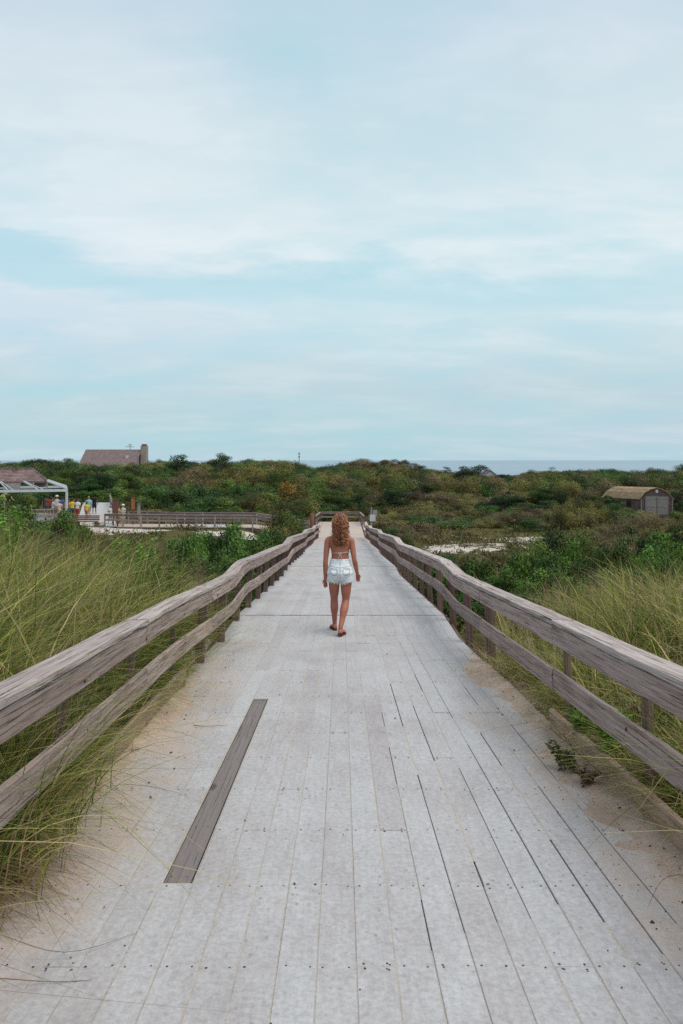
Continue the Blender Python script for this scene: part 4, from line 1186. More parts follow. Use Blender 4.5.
# ---- trees that stand out on and below the skyline
def tree(x, y, top_z, width, seed, mat='juniper', label='', group=None, trunk_h=0.45, wind=0.25, lobes=16, n=3600, bark='bark', flat=0.5, base_z=None, open_=0.3):
    rs = np.random.RandomState(seed); z = float(T(x, y)) if base_z is None else base_z
    H = top_z - z
    root = tag(empty('tree', (x, y, z)), label, 'tree', group)
    r = width/2
    d = rand_dirs(lobes, rs); d[:, 2] = np.abs(d[:, 2])
    lc = d*rs.uniform(0.45, 0.8, lobes)[:, None]*np.array([r, r, H*(1-trunk_h)*0.95]); lc[:, 2] += H*trunk_h
    lr = rs.uniform(0.16, 0.34, lobes)*r
    lc[:, 2] = np.minimum(lc[:, 2], H-lr*0.8)
    lc[:, 0] += wind*(lc[:, 2]-H*trunk_h)
    mb = MB(); t0 = Vector((0,0,-0.3)); fork = Vector((wind*H*0.1, 0, H*trunk_h*0.7)); br = 0.04*H+0.04
    mb.tube([t0, fork*0.5+Vector((0.05*H,0,0)), fork], [br*1.2, br, br*.8], 7)
    for i in range(lobes):
        p = Vector(lc[i]); m = fork.lerp(p, 0.5) + Vector((rs.uniform(-.1,.1)*r, rs.uniform(-.1,.1)*r, -0.03*H))
        mb.tube([fork, m, p], [br*.5, br*.3, br*.1], 5)
    mb.build('trunk', M[bark], root, True)
    li = rs.choice(lobes, n, p=lr**2/np.sum(lr**2)); dd = rand_dirs(n, rs)
    q = lr[li]*(1-open_*rs.uniform(0, 1, n))*(1+0.25*np.sin(dd[:, 0]*8+li)*np.cos(dd[:, 2]*7+li))
    c = lc[li]+dd*q[:, None]*np.array([1.15, 1.15, 1-flat])
    n = int(n*2.2); size = max(0.08, width*0.017); li = rs.choice(lobes, n, p=lr**2/np.sum(lr**2)); dd = rand_dirs(n, rs)
    q = lr[li]*(1-open_*rs.uniform(0, 1, n))*(1+0.25*np.sin(dd[:, 0]*8+li)*np.cos(dd[:, 2]*7+li)); c = lc[li]+dd*q[:, None]*np.array([1.15, 1.15, 1-flat])
    L = size*rs.uniform(0.6, 1.5, n); nr = dd+rand_dirs(n, rs)*0.4; nr /= np.linalg.norm(nr, axis=1, keepdims=True)
    v, f, t = leaf_quads(c, nr, dd*0.4+rand_dirs(n, rs), L, L*0.6, np.clip(rs.uniform(0.0, 0.75, lobes)[li]+rs.normal(0, 0.09, n), 0, 1))
    link('crown', mesh_np('crown', v, f, M[mat], {'tint': t}), root)
    return root
def tree_px(px, y, toprow, wpx, seed, **kw):
    return tree((px-341.5)/F*y, y, CAMZ-(toprow-460)/F*y, wpx/F*y, seed, **kw)
TG = 'wind shaped trees on the skyline'
tree_px(467, 134, 457, 44, 1, mat='cedar', label='broad domed dark tree standing against the sea', trunk_h=0.2, lobes=34, n=8500, open_=0.3)
tree_px(502, 140, 467, 28, 2, mat='cedar', label='small dark open tree right of the domed tree', trunk_h=0.15, lobes=20, flat=0.5)
tree_px(516, 140, 469, 10, 3, mat='cedar', label='narrow upright dark conifer on the skyline', trunk_h=0.1, lobes=9, n=1500, wind=0.05)
tree_px(215, 130, 447, 38, 4, mat='cedar', label='small flat topped dark tree above the skyline left of centre', trunk_h=0.25, lobes=22, n=4500, flat=0.5)
tree_px(182, 130, 449, 58, 5, mat='cedar', label='spreading dark tree with ragged crown right of the house', trunk_h=0.12, lobes=32, n=7000, flat=0.5)
tree_px(148, 125, 461, 18, 6, label='small dark tree under the house chimney', trunk_h=0.25, lobes=9, n=2000)
tree_px(34, 130, 453, 52, 7, label='dark domed tree above the pavilion roof', mat='cedar', trunk_h=0.12, lobes=28, n=6000, flat=0.5)
tree_px(358, 165, 455, 40, 8, label='brown domed tree on the skyline behind the landing', mat='brown', bark='bark_pale', trunk_h=0.45, lobes=20, n=4200)
tree_px(384, 168, 457, 30, 9, label='thin brown tree showing pale trunks on the skyline', mat='brown', bark='bark_pale', trunk_h=0.6, lobes=14, n=2400, open_=0.5)
tree_px(400, 160, 457, 30, 10, label='brown olive flat tree next to the thin brown tree', mat='brown', bark='bark_pale', trunk_h=0.6, lobes=14, n=2600, open_=0.5)
tree_px(414, 155, 459, 26, 11, label='dark olive tree left of the sea view', mat='olive', trunk_h=0.35, lobes=14, n=3200)
tree_px(332, 170, 463, 30, 12, label='low brown tree at the left of the brown domed tree', mat='brown', bark='bark_pale', trunk_h=0.35, lobes=14, n=3000)
tree_px(295, 160, 460, 30, 13, label='reddish brown scrubby tree below the radio mast', mat='brown', trunk_h=0.3, lobes=16, n=3600)
tree_px(262, 158, 460, 40, 14, label='wide olive tree forming the skyline left of the mast', mat='olive', trunk_h=0.25, lobes=18, n=4200)
tree_px(72, 97, 458, 52, 15, label='tall dark green tree mass between pavilion and house', mat='green', trunk_h=0.15, lobes=34, n=9000, wind=0.05)
tree_px(98, 92, 459, 54, 16, label='tall dark tree just below the left end of the house roof', mat='juniper', trunk_h=0.18, lobes=34, n=9000, wind=0.05)
tree_px(122, 96, 466, 50, 17, label='spreading green tree in front of the house', mat='green', trunk_h=0.2, lobes=30, n=8000, wind=0.1)
tree_px(560, 150, 468, 46, 18, label='wide dark tree clump on the right skyline', trunk_h=0.2, lobes=20, n=4500)
tree_px(601, 130, 471, 40, 19, label='olive green low tree behind the shed roof left end', mat='green', trunk_h=0.2, lobes=20, n=4200)
tree_px(668, 120, 467, 48, 20, label='dark green tree behind the shed at the right edge', trunk_h=0.15, lobes=24, n=6000)
tree_px(545, 100, 481, 44, 21, label='dark rounded tree left of the shed', trunk_h=0.15, lobes=24, n=6000)
tree_px(586, 98, 484, 40, 22, label='dark green tree close to the left of the shed', trunk_h=0.12, lobes=24, n=6000)
tree_px(330, 88, 484, 44, 23, label='dark brown green thicket tree behind the landing railing', mat='green', trunk_h=0.1, lobes=26, n=6500)
tree_px(352, 86, 488, 40, 24, label='dark thicket tree right behind the landing', mat='juniper', trunk_h=0.1, lobes=24, n=6000)
tree_px(374, 84, 492, 34, 25, label='bright green thicket tree behind the white notice panels', mat='green', trunk_h=0.1, lobes=22, n=5000)
tree_px(606, 83, 490, 32, 27, label='dark windswept tree leaning over the left end of the shed roof', trunk_h=0.25, lobes=16, n=4200, wind=0.4)

CREST = [(8,459,34),(62,456,40),(104,460,28),(158,456,24),(240,457,32),(268,456,34),(284,458,22),(318,463,20),(345,457,34),(374,455,32),(398,457,26),(431,465,22),(446,464,18),(530,466,26),(549,464,22),(582,465,38),(612,464,28),(645,464,32),(681,460,38)]
for k_, (px_, top_, w_) in enumerate([(a, b-2, c) for a, b, c in CREST]):
    tree_px(px_, 150+(k_*7)%22, top_, w_, 300+k_, label='rounded tree crown in the row of trees along the skyline', group='rounded trees along the skyline', mat=('cedar','green','olive')[k_ % 3], trunk_h=0.1, lobes=24, n=3200, wind=0.15, open_=0.4, flat=0.5)
PROM = [
 (228,104,486,66,'juniper','wide dark cedar thicket above the side boardwalk'),
 (196,98,492,44,'green','bright green thicket above the middle of the side boardwalk'),
 (160,100,482,52,'juniper','dark rounded cedar right of the orange marker board'),
 (268,112,478,46,'green','green rounded tree left of the rust orange bush'),
 (240,128,470,56,'juniper','long dark cedar hedge below the flat topped tree'),
 (310,122,472,50,'green','olive green rounded tree above the rust orange bush'),
 (395,96,487,40,'juniper','dark cedar right of the landing, left of the brown heath'),
 (425,112,480,40,'juniper','dark low cedar in the heath below the sea view'),
 (506,92,488,52,'juniper','spreading dark cedar in the middle of the right heath'),
 (470,128,474,44,'green','green thicket under the domed tree'),
 (522,74,503,44,'brown','dark brown dome shaped bush beside the sand patches'),
 (570,110,478,54,'juniper','wide dark cedar left of the shed roof'),
 (628,112,473,54,'juniper','tall dark cedar directly behind the shed'),
 (640,140,469,60,'green','green treetop line on the right skyline'),
 (20,112,466,60,'juniper','dark cedar rising behind the pavilion roof'),
 (676,90,486,40,'juniper','dark cedar pressing against the right side of the shed'),
 (345,110,475,54,'brown','reddish brown thicket above the far landing'),
 (375,120,472,46,'green','arched green tree on the slope above the white notice panels'),
]
for k_, (px_, y_, top_, w_, mat_, lab_) in enumerate(PROM):
    tree_px(px_, y_, top_-2, w_*1.08, 200+k_, label=lab_, mat=('cedar' if mat_ == 'juniper' else mat_), trunk_h=0.08, lobes=34, n=6500, wind=0.12, open_=0.4, flat=0.55)

# ------------------------------------------------------------------ dune grass
def blades(roots, h, lean_dir, lean, width, tint, segs=6, droop=None, name='dune_grass', label='', cat='grass', seed=0, twist=0.5):
    """roots (n,3); lean_dir angle; lean = fraction of height displaced at the tip"""
    rs = np.random.RandomState(seed); n = len(roots)
    u = np.linspace(0, 1, segs+1)[None, :]
    dx, dy = np.cos(lean_dir)[:, None], np.sin(lean_dir)[:, None]
    hh = h[:, None]; ln = lean[:, None]
    out = hh*ln*(u**2.0)*1.0
    dr = (droop if droop is not None else np.zeros(n))[:, None]
    up = hh*(u - 0.34*ln*u**2 - dr*u**3)
    P = np.stack([roots[:, 0:1]+dx*out, roots[:, 1:2]+dy*out, roots[:, 2:3]+up], -1)      # n, segs+1, 3
    wa = rs.uniform(0, 6.28, n)[:, None]
    w = width[:, None]*(1-u**1.6*0.96)*0.5
    side = np.stack([np.cos(wa+twist*u)*w, np.sin(wa+twist*u)*w, np.zeros_like(w+u)], -1)
    V = np.stack([P-side, P+side], 2).reshape(-1, 3)
    m = (segs+1)*2
    base = (np.arange(n)*m)[:, None]; k = (np.arange(segs)*2)[None, :]
    i = base + k
    Fc = np.stack([i, i+1, i+3, i+2], -1).reshape(-1, 4)
    t = np.clip(tint[:, None, None] + 0.10*(u[:, :, None]-0.5)*np.ones((n,1,2)), 0, 1).reshape(-1)
    me = mesh_np(name, V, Fc, M['grass'], {'tint': t})
    return tag(link(name, me), label, cat, kind='stuff')

def tufts(n_t, area, per, rs, keep):
    pts = []
    while len(pts) < n_t:
        x = rs.uniform(*area[0]); y = rs.uniform(*area[1])
        if keep(x, y) and (area[0][1]-area[0][0] < 1 or float(wn(x, y, 2.1, 3)) + rs.normal(0, 0.25) > -0.22): pts.append((x, y))
    pts = np.array(pts); k = rs.randint(per[0], per[1], n_t)
    idx = np.repeat(np.arange(n_t), k); r = pts[idx] + rs.normal(0, 0.045, (len(idx), 2))
    return r, idx, pts

def grass_field(side, n_t, area, seed, label, keep, hbase, wind_dir, hfun=None):
    rs = np.random.RandomState(seed)
    r, idx, pts = tufts(n_t, area, (12, 26), rs, keep)
    z = T(r[:, 0], r[:, 1]); n = len(r)
    roots = np.column_stack([r, z-0.02])
    th = rs.uniform(0.62, 1.15, n_t)*hbase*(1+0.12*wn(pts[:, 0], pts[:, 1], 1.3, 8))
    h = th[idx]*rs.uniform(0.55, 1.15, n)
    if hfun is not None: h = h*hfun(r[:, 0], r[:, 1])
    out = np.arctan2(r[:, 1]-pts[idx, 1], r[:, 0]-pts[idx, 0])
    d = np.where(rs.uniform(size=n) < 0.6, wind_dir + rs.normal(0, 0.55, n), out)
    lean = np.clip(rs.normal(0.62, 0.32, n), 0.05, 1.5)
    tt = rs.uniform(0.0, 1.0, n_t)[idx]*0.42 + 0.16 + rs.normal(0, 0.20, n)
    dead = rs.uniform(size=n) < 0.24; tt = np.where(dead, rs.uniform(0.72, 1.0, n), tt)
    w = np.clip(rs.lognormal(math.log(0.0075), 0.42, n), 0.003, 0.018)
    droop = np.clip(rs.normal(0.16, 0.15, n), 0, 0.6)
    return blades(roots, h, d, lean, w, tt, 6, droop, 'dune_grass', label, 'grass', seed)

GL = 'left'
def keepL(x, y): return x < -1.84 and (y - 0.55*(-x-2.2)) < 9.5 + random.random()*1.3 and y > 1.2 and x > -0.75*y-3.0
grass_field(-1, 2500, ((-9.5, -1.84), (1.2, 14.5)), 41, 'tall green and straw dune grass filling the bank left of the boardwalk', keepL, 1.38, math.radians(5))
def keepR(x, y): return x > 1.98 and (y - 0.55*(x-2.2)) < 8.6 + random.random()*1.2 and y > 1.2 and x < 0.75*y+3.0
grass_field(1, 2000, ((1.98, 9.5), (1.2, 12.8)), 42, 'tall green dune grass filling the bank right of the boardwalk', keepR, 0.98, math.radians(160))
# fringe under and between the rails
def keepFL(x, y): return True
grass_field(-1, 230, ((-2.05, -1.72), (2.0, 9.6)), 43, 'fringe of dune grass pushing through the left railing', keepFL, 0.62, math.radians(-20))
grass_field(1, 260, ((1.86, 2.2), (2.0, 9.5)), 44, 'fringe of dune grass pushing through the right railing', keepFL, 0.52, math.radians(200))

# clump hanging over the left kerb close to the camera
def overhang(cx, cy, n, h, wdir, seed, label, lean=(0.9, 0.3), dead=0.2, spread=0.16, droop=0.35, zo=0.0, tb=0.32, dt=(0.75,1.0)):
    rs = np.random.RandomState(seed)
    r = np.column_stack([cx + rs.normal(0, spread*0.6, n), cy + rs.normal(0, spread*2, n)])
    z = np.maximum(T(r[:, 0], r[:, 1]), dz(r[:, 1])-0.03)+zo
    hh = h*rs.uniform(0.5, 1.2, n)
    d = wdir + rs.normal(0, 0.5, n); ln = np.clip(rs.normal(lean[0], lean[1], n), 0.2, 1.6)
    tt = np.where(rs.uniform(size=n) < dead, rs.uniform(dt[0], dt[1], n), tb+rs.normal(0, 0.2, n))
    return blades(np.column_stack([r, z]), hh, d, ln, np.clip(rs.lognormal(math.log(0.006), 0.45, n), 0.0025, 0.014), tt, 8, np.clip(rs.normal(droop, 0.15, n), 0, 0.9), 'grass_tuft', label, 'grass', seed)
overhang(-1.68, 4.25, 330, 0.95, math.radians(-12), 51, 'green grass tuft arching over the left kerb near the camera', lean=(0.75,0.3), droop=0.2)
overhang(-1.56, 3.35, 420, 0.42, math.radians(-15), 52, 'dry brown grass tuft at the bottom left of the deck', dead=1.0, lean=(0.9,0.3), droop=0.6, spread=0.12, dt=(0.9,1.0))
overhang(-1.58, 3.65, 380, 0.9, math.radians(-5), 56, 'dense green grass tuft just past the dry one on the left kerb', lean=(0.7,0.3), droop=0.2)
overhang(-1.80, 6.6, 300, 0.55, math.radians(-25), 53, 'small grass tuft leaning over the end of the left kerb')
overhang(1.85, 7.9, 130, 0.55, math.radians(195), 54, 'thin grass tuft leaning over the deck beside the right railing', dead=0.4)
overhang(1.92, 5.1, 240, 0.62, math.radians(190), 55, 'grass tuft arching over the lower right rail', dead=0.3)
overhang(1.90, 4.2, 220, 0.58, math.radians(185), 57, 'grass tuft arching over the right kerb near the camera', dead=0.45)
overhang(1.90, 6.3, 170, 0.55, math.radians(200), 58, 'grass tuft by the joint in the right lower rail', dead=0.4)

def thatch(side, n, y0, y1, seed, label):
    rs = np.random.RandomState(seed); x = CX + side*rs.uniform(1.66, 2.05, n); y = rs.uniform(y0, y1, n); z = np.maximum(T(x, y), dz(y)-0.02)
    blades(np.column_stack([x, y, z]), rs.uniform(0.08, 0.38, n), rs.uniform(0, 6.28, n), np.clip(rs.normal(0.9, 0.35, n), 0.1, 1.8), rs.uniform(0.003, 0.008, n), rs.uniform(0.86, 1.0, n), 5, np.clip(rs.normal(0.35, 0.2, n), 0, 0.8), 'thatch', label, 'dead grass', seed)
thatch(-1, 2200, 2.5, 8.2, 64, 'brown dead grass matted under the left rails')
thatch(1, 3000, 2.5, 9.5, 65, 'brown dead grass matted under the right rails')
# dead reddish stems behind the left grass
def dead_stems(n, area, seed, label, h=(0.8, 1.5)):
    rs = np.random.RandomState(seed); 
    x = rs.uniform(*area[0], n); y = rs.uniform(*area[1], n); z = T(x, y)
    blades(np.column_stack([x, y, z]), rs.uniform(*h, n), rs.uniform(0, 6.28, n), np.clip(rs.normal(0.3, 0.2, n), 0, 1), rs.uniform(0.006, 0.014, n), rs.uniform(0.93, 1.0, n), 5, None, 'dead_stems', label, 'stems', seed)
dead_stems(4200, ((-8.5, -3.7), (11.0, 15.0)), 61, 'tangle of dead reddish stems behind the left grass bank', (0.8, 1.4))
dead_stems(700, ((-4.2, -2.4), (11.0, 16.5)), 62, 'dark dead stems beside the left railing below the first landing', (0.5, 1.1))
dead_stems(500, ((2.3, 4.5), (8.5, 12.5)), 63, 'dry stems at the end of the right grass bank', (0.4, 0.9))

# ---- broad leaved plants
def leafy(name, x, y, z, h, spread, n_st, seed, label, mat='bright', leaf=0.06, cat='plant', stem='twig'):
    rs = np.random.RandomState(seed); root = tag(empty(name, (x, y, z)), label, cat)
    mb = MB(); C = []; A = []
    for i in range(n_st):
        a = rs.uniform(0, 6.28); b = Vector((rs.normal(0, 0.04), rs.normal(0, 0.04), -0.03)); tip = Vector((math.cos(a)*spread*rs.uniform(0.2,1), math.sin(a)*spread*rs.uniform(0.2,1), h*rs.uniform(0.6, 1.05)))
        mid_ = b.lerp(tip, 0.5)+Vector((0,0,0.08*h)); mb.tube([b, mid_, tip], [0.006, 0.004, 0.002], 4)
        m_ = int(16+h*22)
        for k in range(m_):
            u = 0.3 + 0.7*k/m_; p = b.lerp(mid_, u*2) if u < 0.5 else mid_.lerp(tip, u*2-1)
            for q in range(2):
                dd = Vector(rs.normal(size=3)); dd.z = abs(dd.z)*0.6; dd.normalize(); C.append(p + dd*leaf*0.7); A.append(dd)
    C = np.array(C); A = np.array(A); n = len(C)
    nr = rand_dirs(n, rs); nr[:, 2] = np.abs(nr[:, 2])+0.7; nr /= np.linalg.norm(nr, axis=1, keepdims=True)
    L = leaf*rs.uniform(0.7, 1.4, n); v, f, t = leaf_quads(C, nr, A, L, L*0.62, rs.uniform(0.1, 0.95, n))
    mb.build('stems', M[stem], root, True); link('leaves', mesh_np('leaves', v, f, M[mat], {'tint': t}), root)
    return root
def leafy_px(name, px, y, toprow, seed, label, n_st=9, spread=0.3, **kw):
    x = (px-341.5)/F*y; z = float(T(x, y)); h = CAMZ-(toprow-460)/F*y - z
    return leafy(name, x, y, z, max(0.3, h), spread, n_st, seed, label, **kw)
leafy_px('leafy_shrub', 166, 10.2, 560, 71, 'bright yellow green leafy shrub at the right end of the left grass', 24, 0.36)
leafy_px('leafy_shrub', 135, 11.4, 541, 72, 'tallest bright green leafy shrub rising out of the left grass', 22, 0.40)
leafy_px('leafy_shrub', 183, 10.8, 585, 73, 'low lime leafy shrub hanging beside the left railing', 16, 0.28)
leafy_px('leafy_shrub', 105, 11.6, 548, 74, 'slender yellow green shrub in the middle of the left grass', 8, 0.30)
leafy_px('leafy_shrub', 12, 11.0, 501, 75, 'bright green leafy sprig sticking up at the left edge', 7, 0.22)
leafy_px('leafy_shrub', 60, 12.5, 545, 76, 'pale green leafy shoots in front of the dead stems', 8, 0.35)
leafy('weed', 1.44+CX, 4.95, float(dz(4.95))+0.02, 0.14, 0.13, 9, 81, 'small green weed growing from the sand at the right kerb', leaf=0.03, mat='green')
leafy('weed', 1.66+CX, 5.25, float(dz(5.25))+0.1, 0.30, 0.14, 7, 82, 'bright green vine sprig beside the right kerb board', leaf=0.04)
leafy('weed', 1.70+CX, 4.75, float(dz(4.75))+0.12, 0.34, 0.14, 7, 83, 'light green vine climbing the right lower rail', leaf=0.045)
leafy('weed', 1.48+CX, 4.62, float(dz(4.62))+0.02, 0.10, 0.12, 7, 84, 'dry creeping weed on the sand below the green one', leaf=0.028, mat='brown')

# ---- litter of seeds and leaves on the deck, and bent dry straws
def litter():
    rs = np.random.RandomState(91); mb = MB()
    for k in range(600):
        s = -1 if rs.uniform() < 0.5 else 1
        ax = 1.60 - abs(rs.normal(0, 0.24)); y = rs.uniform(2.4, 9.5)
        if rs.uniform() < 0.06: ax = rs.uniform(0, 1.5)
        r = rs.uniform(0.0015, 0.004) if rs.uniform() < 0.95 else rs.uniform(0.005, 0.009)
        z = float(dz(y)) + (0.004 if ax < 1.3 else 0.03)
        mb.tube([(CX+s*ax-r, y, z), (CX+s*ax, y+r*rs.uniform(-1,1), z+r*0.7), (CX+s*ax+r, y+r*rs.uniform(-1,1), z)], [r*0.3, r*0.7, r*0.3], 5)
    tag(mb.build('litter', M['nail']), 'dark seeds and leaf crumbs scattered on the deck', 'litter', kind='stuff')
litter()
def straw(pts, r, label, g=None):
    mb = MB(); P = [Vector((x, y, float(dz(y))+z)) for x, y, z in pts]
    # smooth by subdividing
    Q = []
    for i in range(len(P)-1):
        p0 = P[max(i-1,0)]; p1 = P[i]; p2 = P[i+1]; p3 = P[min(i+2, len(P)-1)]
        for k in range(5):
            t = k/5; Q.append(0.5*((2*p1)+(p2-p0)*t+(2*p0-5*p1+4*p2-p3)*t*t+(3*p1-p0-3*p2+p3)*t**3))
    Q.append(P[-1]); n = len(Q)
    mb.tube(Q, [r*(1-0.75*i/n) for i in range(n)], 5, 0.5)
    tag(mb.build('dry_straw', M['straw']), label, 'straw', g)
M['straw'] = plain('dry_straw_colour', (0.20,0.125,0.085), 0.8, 0.2, 20)
straw([(-1.62,2.95,0.05),(-1.35,2.82,0.10),(-1.05,2.80,0.03),(-0.82,2.98,0.006)], 0.0022, 'long bent dry straw lying across the deck at bottom left')
straw([(-1.60,2.7,0.02),(-1.30,2.62,0.05),(-1.05,2.66,0.006),(-0.90,2.67,0.006)], 0.0028, 'darker straight dry straw below the long bent one')
straw([(-1.62,3.35,0.10),(-1.38,3.30,0.12),(-1.15,3.42,0.01)], 0.002, 'short curved straw reaching onto the deck from the left tuft')
straw([(-1.62,3.7,0.2),(-1.42,3.6,0.16),(-1.30,3.66,0.01)], 0.002, 'thin green brown straw hooked over the left kerb')
straw([(1.60,3.1,0.15),(1.35,3.05,0.2),(1.22,2.95,0.12)], 0.0022, 'dry straw arching in from the right edge of the deck')
straw([(-1.2,6.0,0.01),(-1.1,5.95,0.014),(-0.92,6.0,0.01)], 0.004, 'short twig lying on the deck beside the left kerb end')
# ------------------------------------------------------------------ people
SKIN = {}
def skin_mat(col):
    k = tuple(col)
    if k not in SKIN:
        m, nt = new_mat('skin'); g = N(nt)
        n = g.noise(g.coords(), 9.0, 4)
        p = g.ramp(n, [(0.3, tuple(c*0.88 for c in col)), (0.7, tuple(min(1, c*1.08) for c in col))])
        g.out(p, 0.5, spec=0.35); SKIN[k] = m
    return SKIN[k]
CLOTH = {}
def cloth_mat(col, kind='plain'):
    k = (tuple(col), kind)
    if k not in CLOTH:
        m, nt = new_mat('cloth'); g = N(nt); co = g.coords()
        n = g.noise(co, 16.0 if kind == 'plain' else 11.0, 5, 0.6)
        v = 0.12 if kind == 'plain' else 0.20
        c = g.ramp(n, [(0.3, tuple(q*(1-v*1.3) for q in col)), (0.68, tuple(min(1, q*(1+v*0.4)) for q in col))])
        g.out(c, 0.9, n, 0.5, 0.01, 0.1); CLOTH[k] = m
    return CLOTH[k]

def limb(mb, pts, rad, seg=12, sub=4):
    """smooth tapered limb through joints"""
    P = [Vector(p) for p in pts]; Q = []; R = []
    for i in range(len(P)-1):
        p0 = P[max(i-1,0)]; p1 = P[i]; p2 = P[i+1]; p3 = P[min(i+2,len(P)-1)]
        for k in range(sub):
            t = k/sub; Q.append(0.5*((2*p1)+(p2-p0)*t+(2*p0-5*p1+4*p2-p3)*t*t+(3*p1-p0-3*p2+p3)*t**3)); tt = t*t*(3-2*t); R.append(rad[i]*(1-tt)+rad[i+1]*tt)
    Q.append(P[-1]); R.append(rad[-1])
    mb.tube(Q, R, seg)

def voxel(mb, vox, name, mat, parent, smooth_n=2):
    me = mb.mesh(name+'_src', mat)
    o = bpy.data.objects.new('tmp', me); COL.objects.link(o)
    md = o.modifiers.new('r', 'REMESH'); md.mode = 'VOXEL'; md.voxel_size = vox; md.use_smooth_shade = True
    sm = o.modifiers.new('s', 'SMOOTH'); sm.factor = 0.5; sm.iterations = smooth_n
    dg = bpy.context.evaluated_depsgraph_get(); dg.update()
    ev = o.evaluated_get(dg); me2 = bpy.data.meshes.new_from_object(ev)
    bpy.data.objects.remove(o); bpy.data.meshes.remove(me)
    me2.name = name; me2.materials.clear(); me2.materials.append(mat)
    me2.polygons.foreach_set('use_smooth', [True]*len(me2.polygons))
    return link(name, me2, parent)

V3 = lambda *a: Vector(a)
def ell(cx, cy, z, rx, ry): return (V3(cx, cy, z), V3(rx, 0, 0), V3(0, ry, 0))

def hand(mb, wrist, dirv, palm_n, thumb_side, s=1.0, curl=0.5):
    """palm, four fingers of unequal length and a thumb from the side of the palm"""
    d = dirv.normalized(); n = (palm_n - d*palm_n.dot(d)).normalized(); w = d.cross(n).normalized()*thumb_side
    k = wrist + d*0.085*s
    mb.loft([(wrist, w*0.024*s, n*0.018*s), (wrist+d*0.03*s, w*0.034*s, n*0.017*s), (wrist+d*0.06*s, w*0.040*s, n*0.016*s), (k, w*0.038*s, n*0.013*s)], 12)
    for i, (off, L) in enumerate(((0.030, 0.070), (0.010, 0.078), (-0.010, 0.072), (-0.029, 0.056))):
        b = k - d*0.012*s + w*off*s
        p1 = b + d*0.035*s; p2 = p1 + (d*(1-curl*0.35)+n*curl*0.6).normalized()*L*0.4*s; p3 = p2 + (d*(1-curl*0.9)+n*curl*1.2).normalized()*L*0.35*s
        limb(mb, [b, p1, p2, p3], [0.0088*s, 0.0085*s, 0.0080*s, 0.0062*s], 8, 2)
    b = wrist + d*0.022*s + w*0.024*s
    limb(mb, [b, b+(d*0.5+w*0.7+n*0.25).normalized()*0.034*s, b+(d*0.5+w*0.7+n*0.25).normalized()*0.034*s+(d*0.95+w*0.15+n*0.35).normalized()*0.034*s], [0.012*s, 0.0105*s, 0.0072*s], 8, 3)

def foot(mb, ankle, heading, pitch=0.0, s=1.0):
    """heading angle about z (0 = +y); pitch>0 raises the heel"""
    R = Matrix.Rotation(heading, 3, 'Z') @ Matrix.Rotation(-pitch, 3, 'X')
    def L(x, y, z): return ankle + R @ (V3(x, y, z)*s)
    ax, bx = R @ V3(1,0,0), R @ V3(0,0,1)
    rings = [(-0.055, -0.058, 0.020, 0.016), (-0.045, -0.055, 0.030, 0.028), (-0.02, -0.047, 0.033, 0.036), (0.03, -0.046, 0.034, 0.036), (0.08, -0.056, 0.040, 0.027), (0.125, -0.063, 0.045, 0.020), (0.16, -0.069, 0.040, 0.014), (0.185, -0.073, 0.026, 0.009)]
    mb.loft([(L(0, y, z), ax*rx*s, bx*rz*s) for y, z, rx, rz in rings], 14)
    return L

def torso(mb, rings): mb.loft([ell(*r) for r in rings], 28)

def head(mb, c, s=1.0, tilt=0.0):
    R = Matrix.Rotation(tilt, 3, 'X')
    def L(x, y, z): return c + R @ (V3(x, y, z)*s)
    prof = [(-0.112,0.045,0.022,0.020),(-0.100,0.040,0.036,0.040),(-0.075,0.022,0.052,0.066),(-0.04,0.006,0.064,0.083),(0.0,0.0,0.070,0.092),(0.04,-0.003,0.073,0.095),(0.075,-0.003,0.066,0.085),(0.100,-0.003,0.048,0.062),(0.115,-0.003,0.022,0.030)]
    mb.loft([(L(0,y,z), R @ V3(rx*s,0,0), R @ V3(0,ry*s,0)) for z,y,rx,ry in prof], 20)
    limb(mb, [L(0,0.088,0.018), L(0,0.106,-0.018), L(0,0.092,-0.034)], [0.009*s,0.013*s,0.010*s], 8, 2)     # nose
    mb.tube([L(-0.020,0.083,-0.060), L(0,0.090,-0.060), L(0.020,0.083,-0.060)], [0.005*s,0.008*s,0.005*s], 6)  # lips
    for sx in (-1, 1):
        mb.loft([(L(sx*0.068,-0.005,-0.005), R@V3(0,0.016*s,0), R@V3(0,0,0.028*s)), (L(sx*0.080,-0.012,-0.003), R@V3(0,0.014*s,0), R@V3(0,0,0.026*s))], 10)
    return L

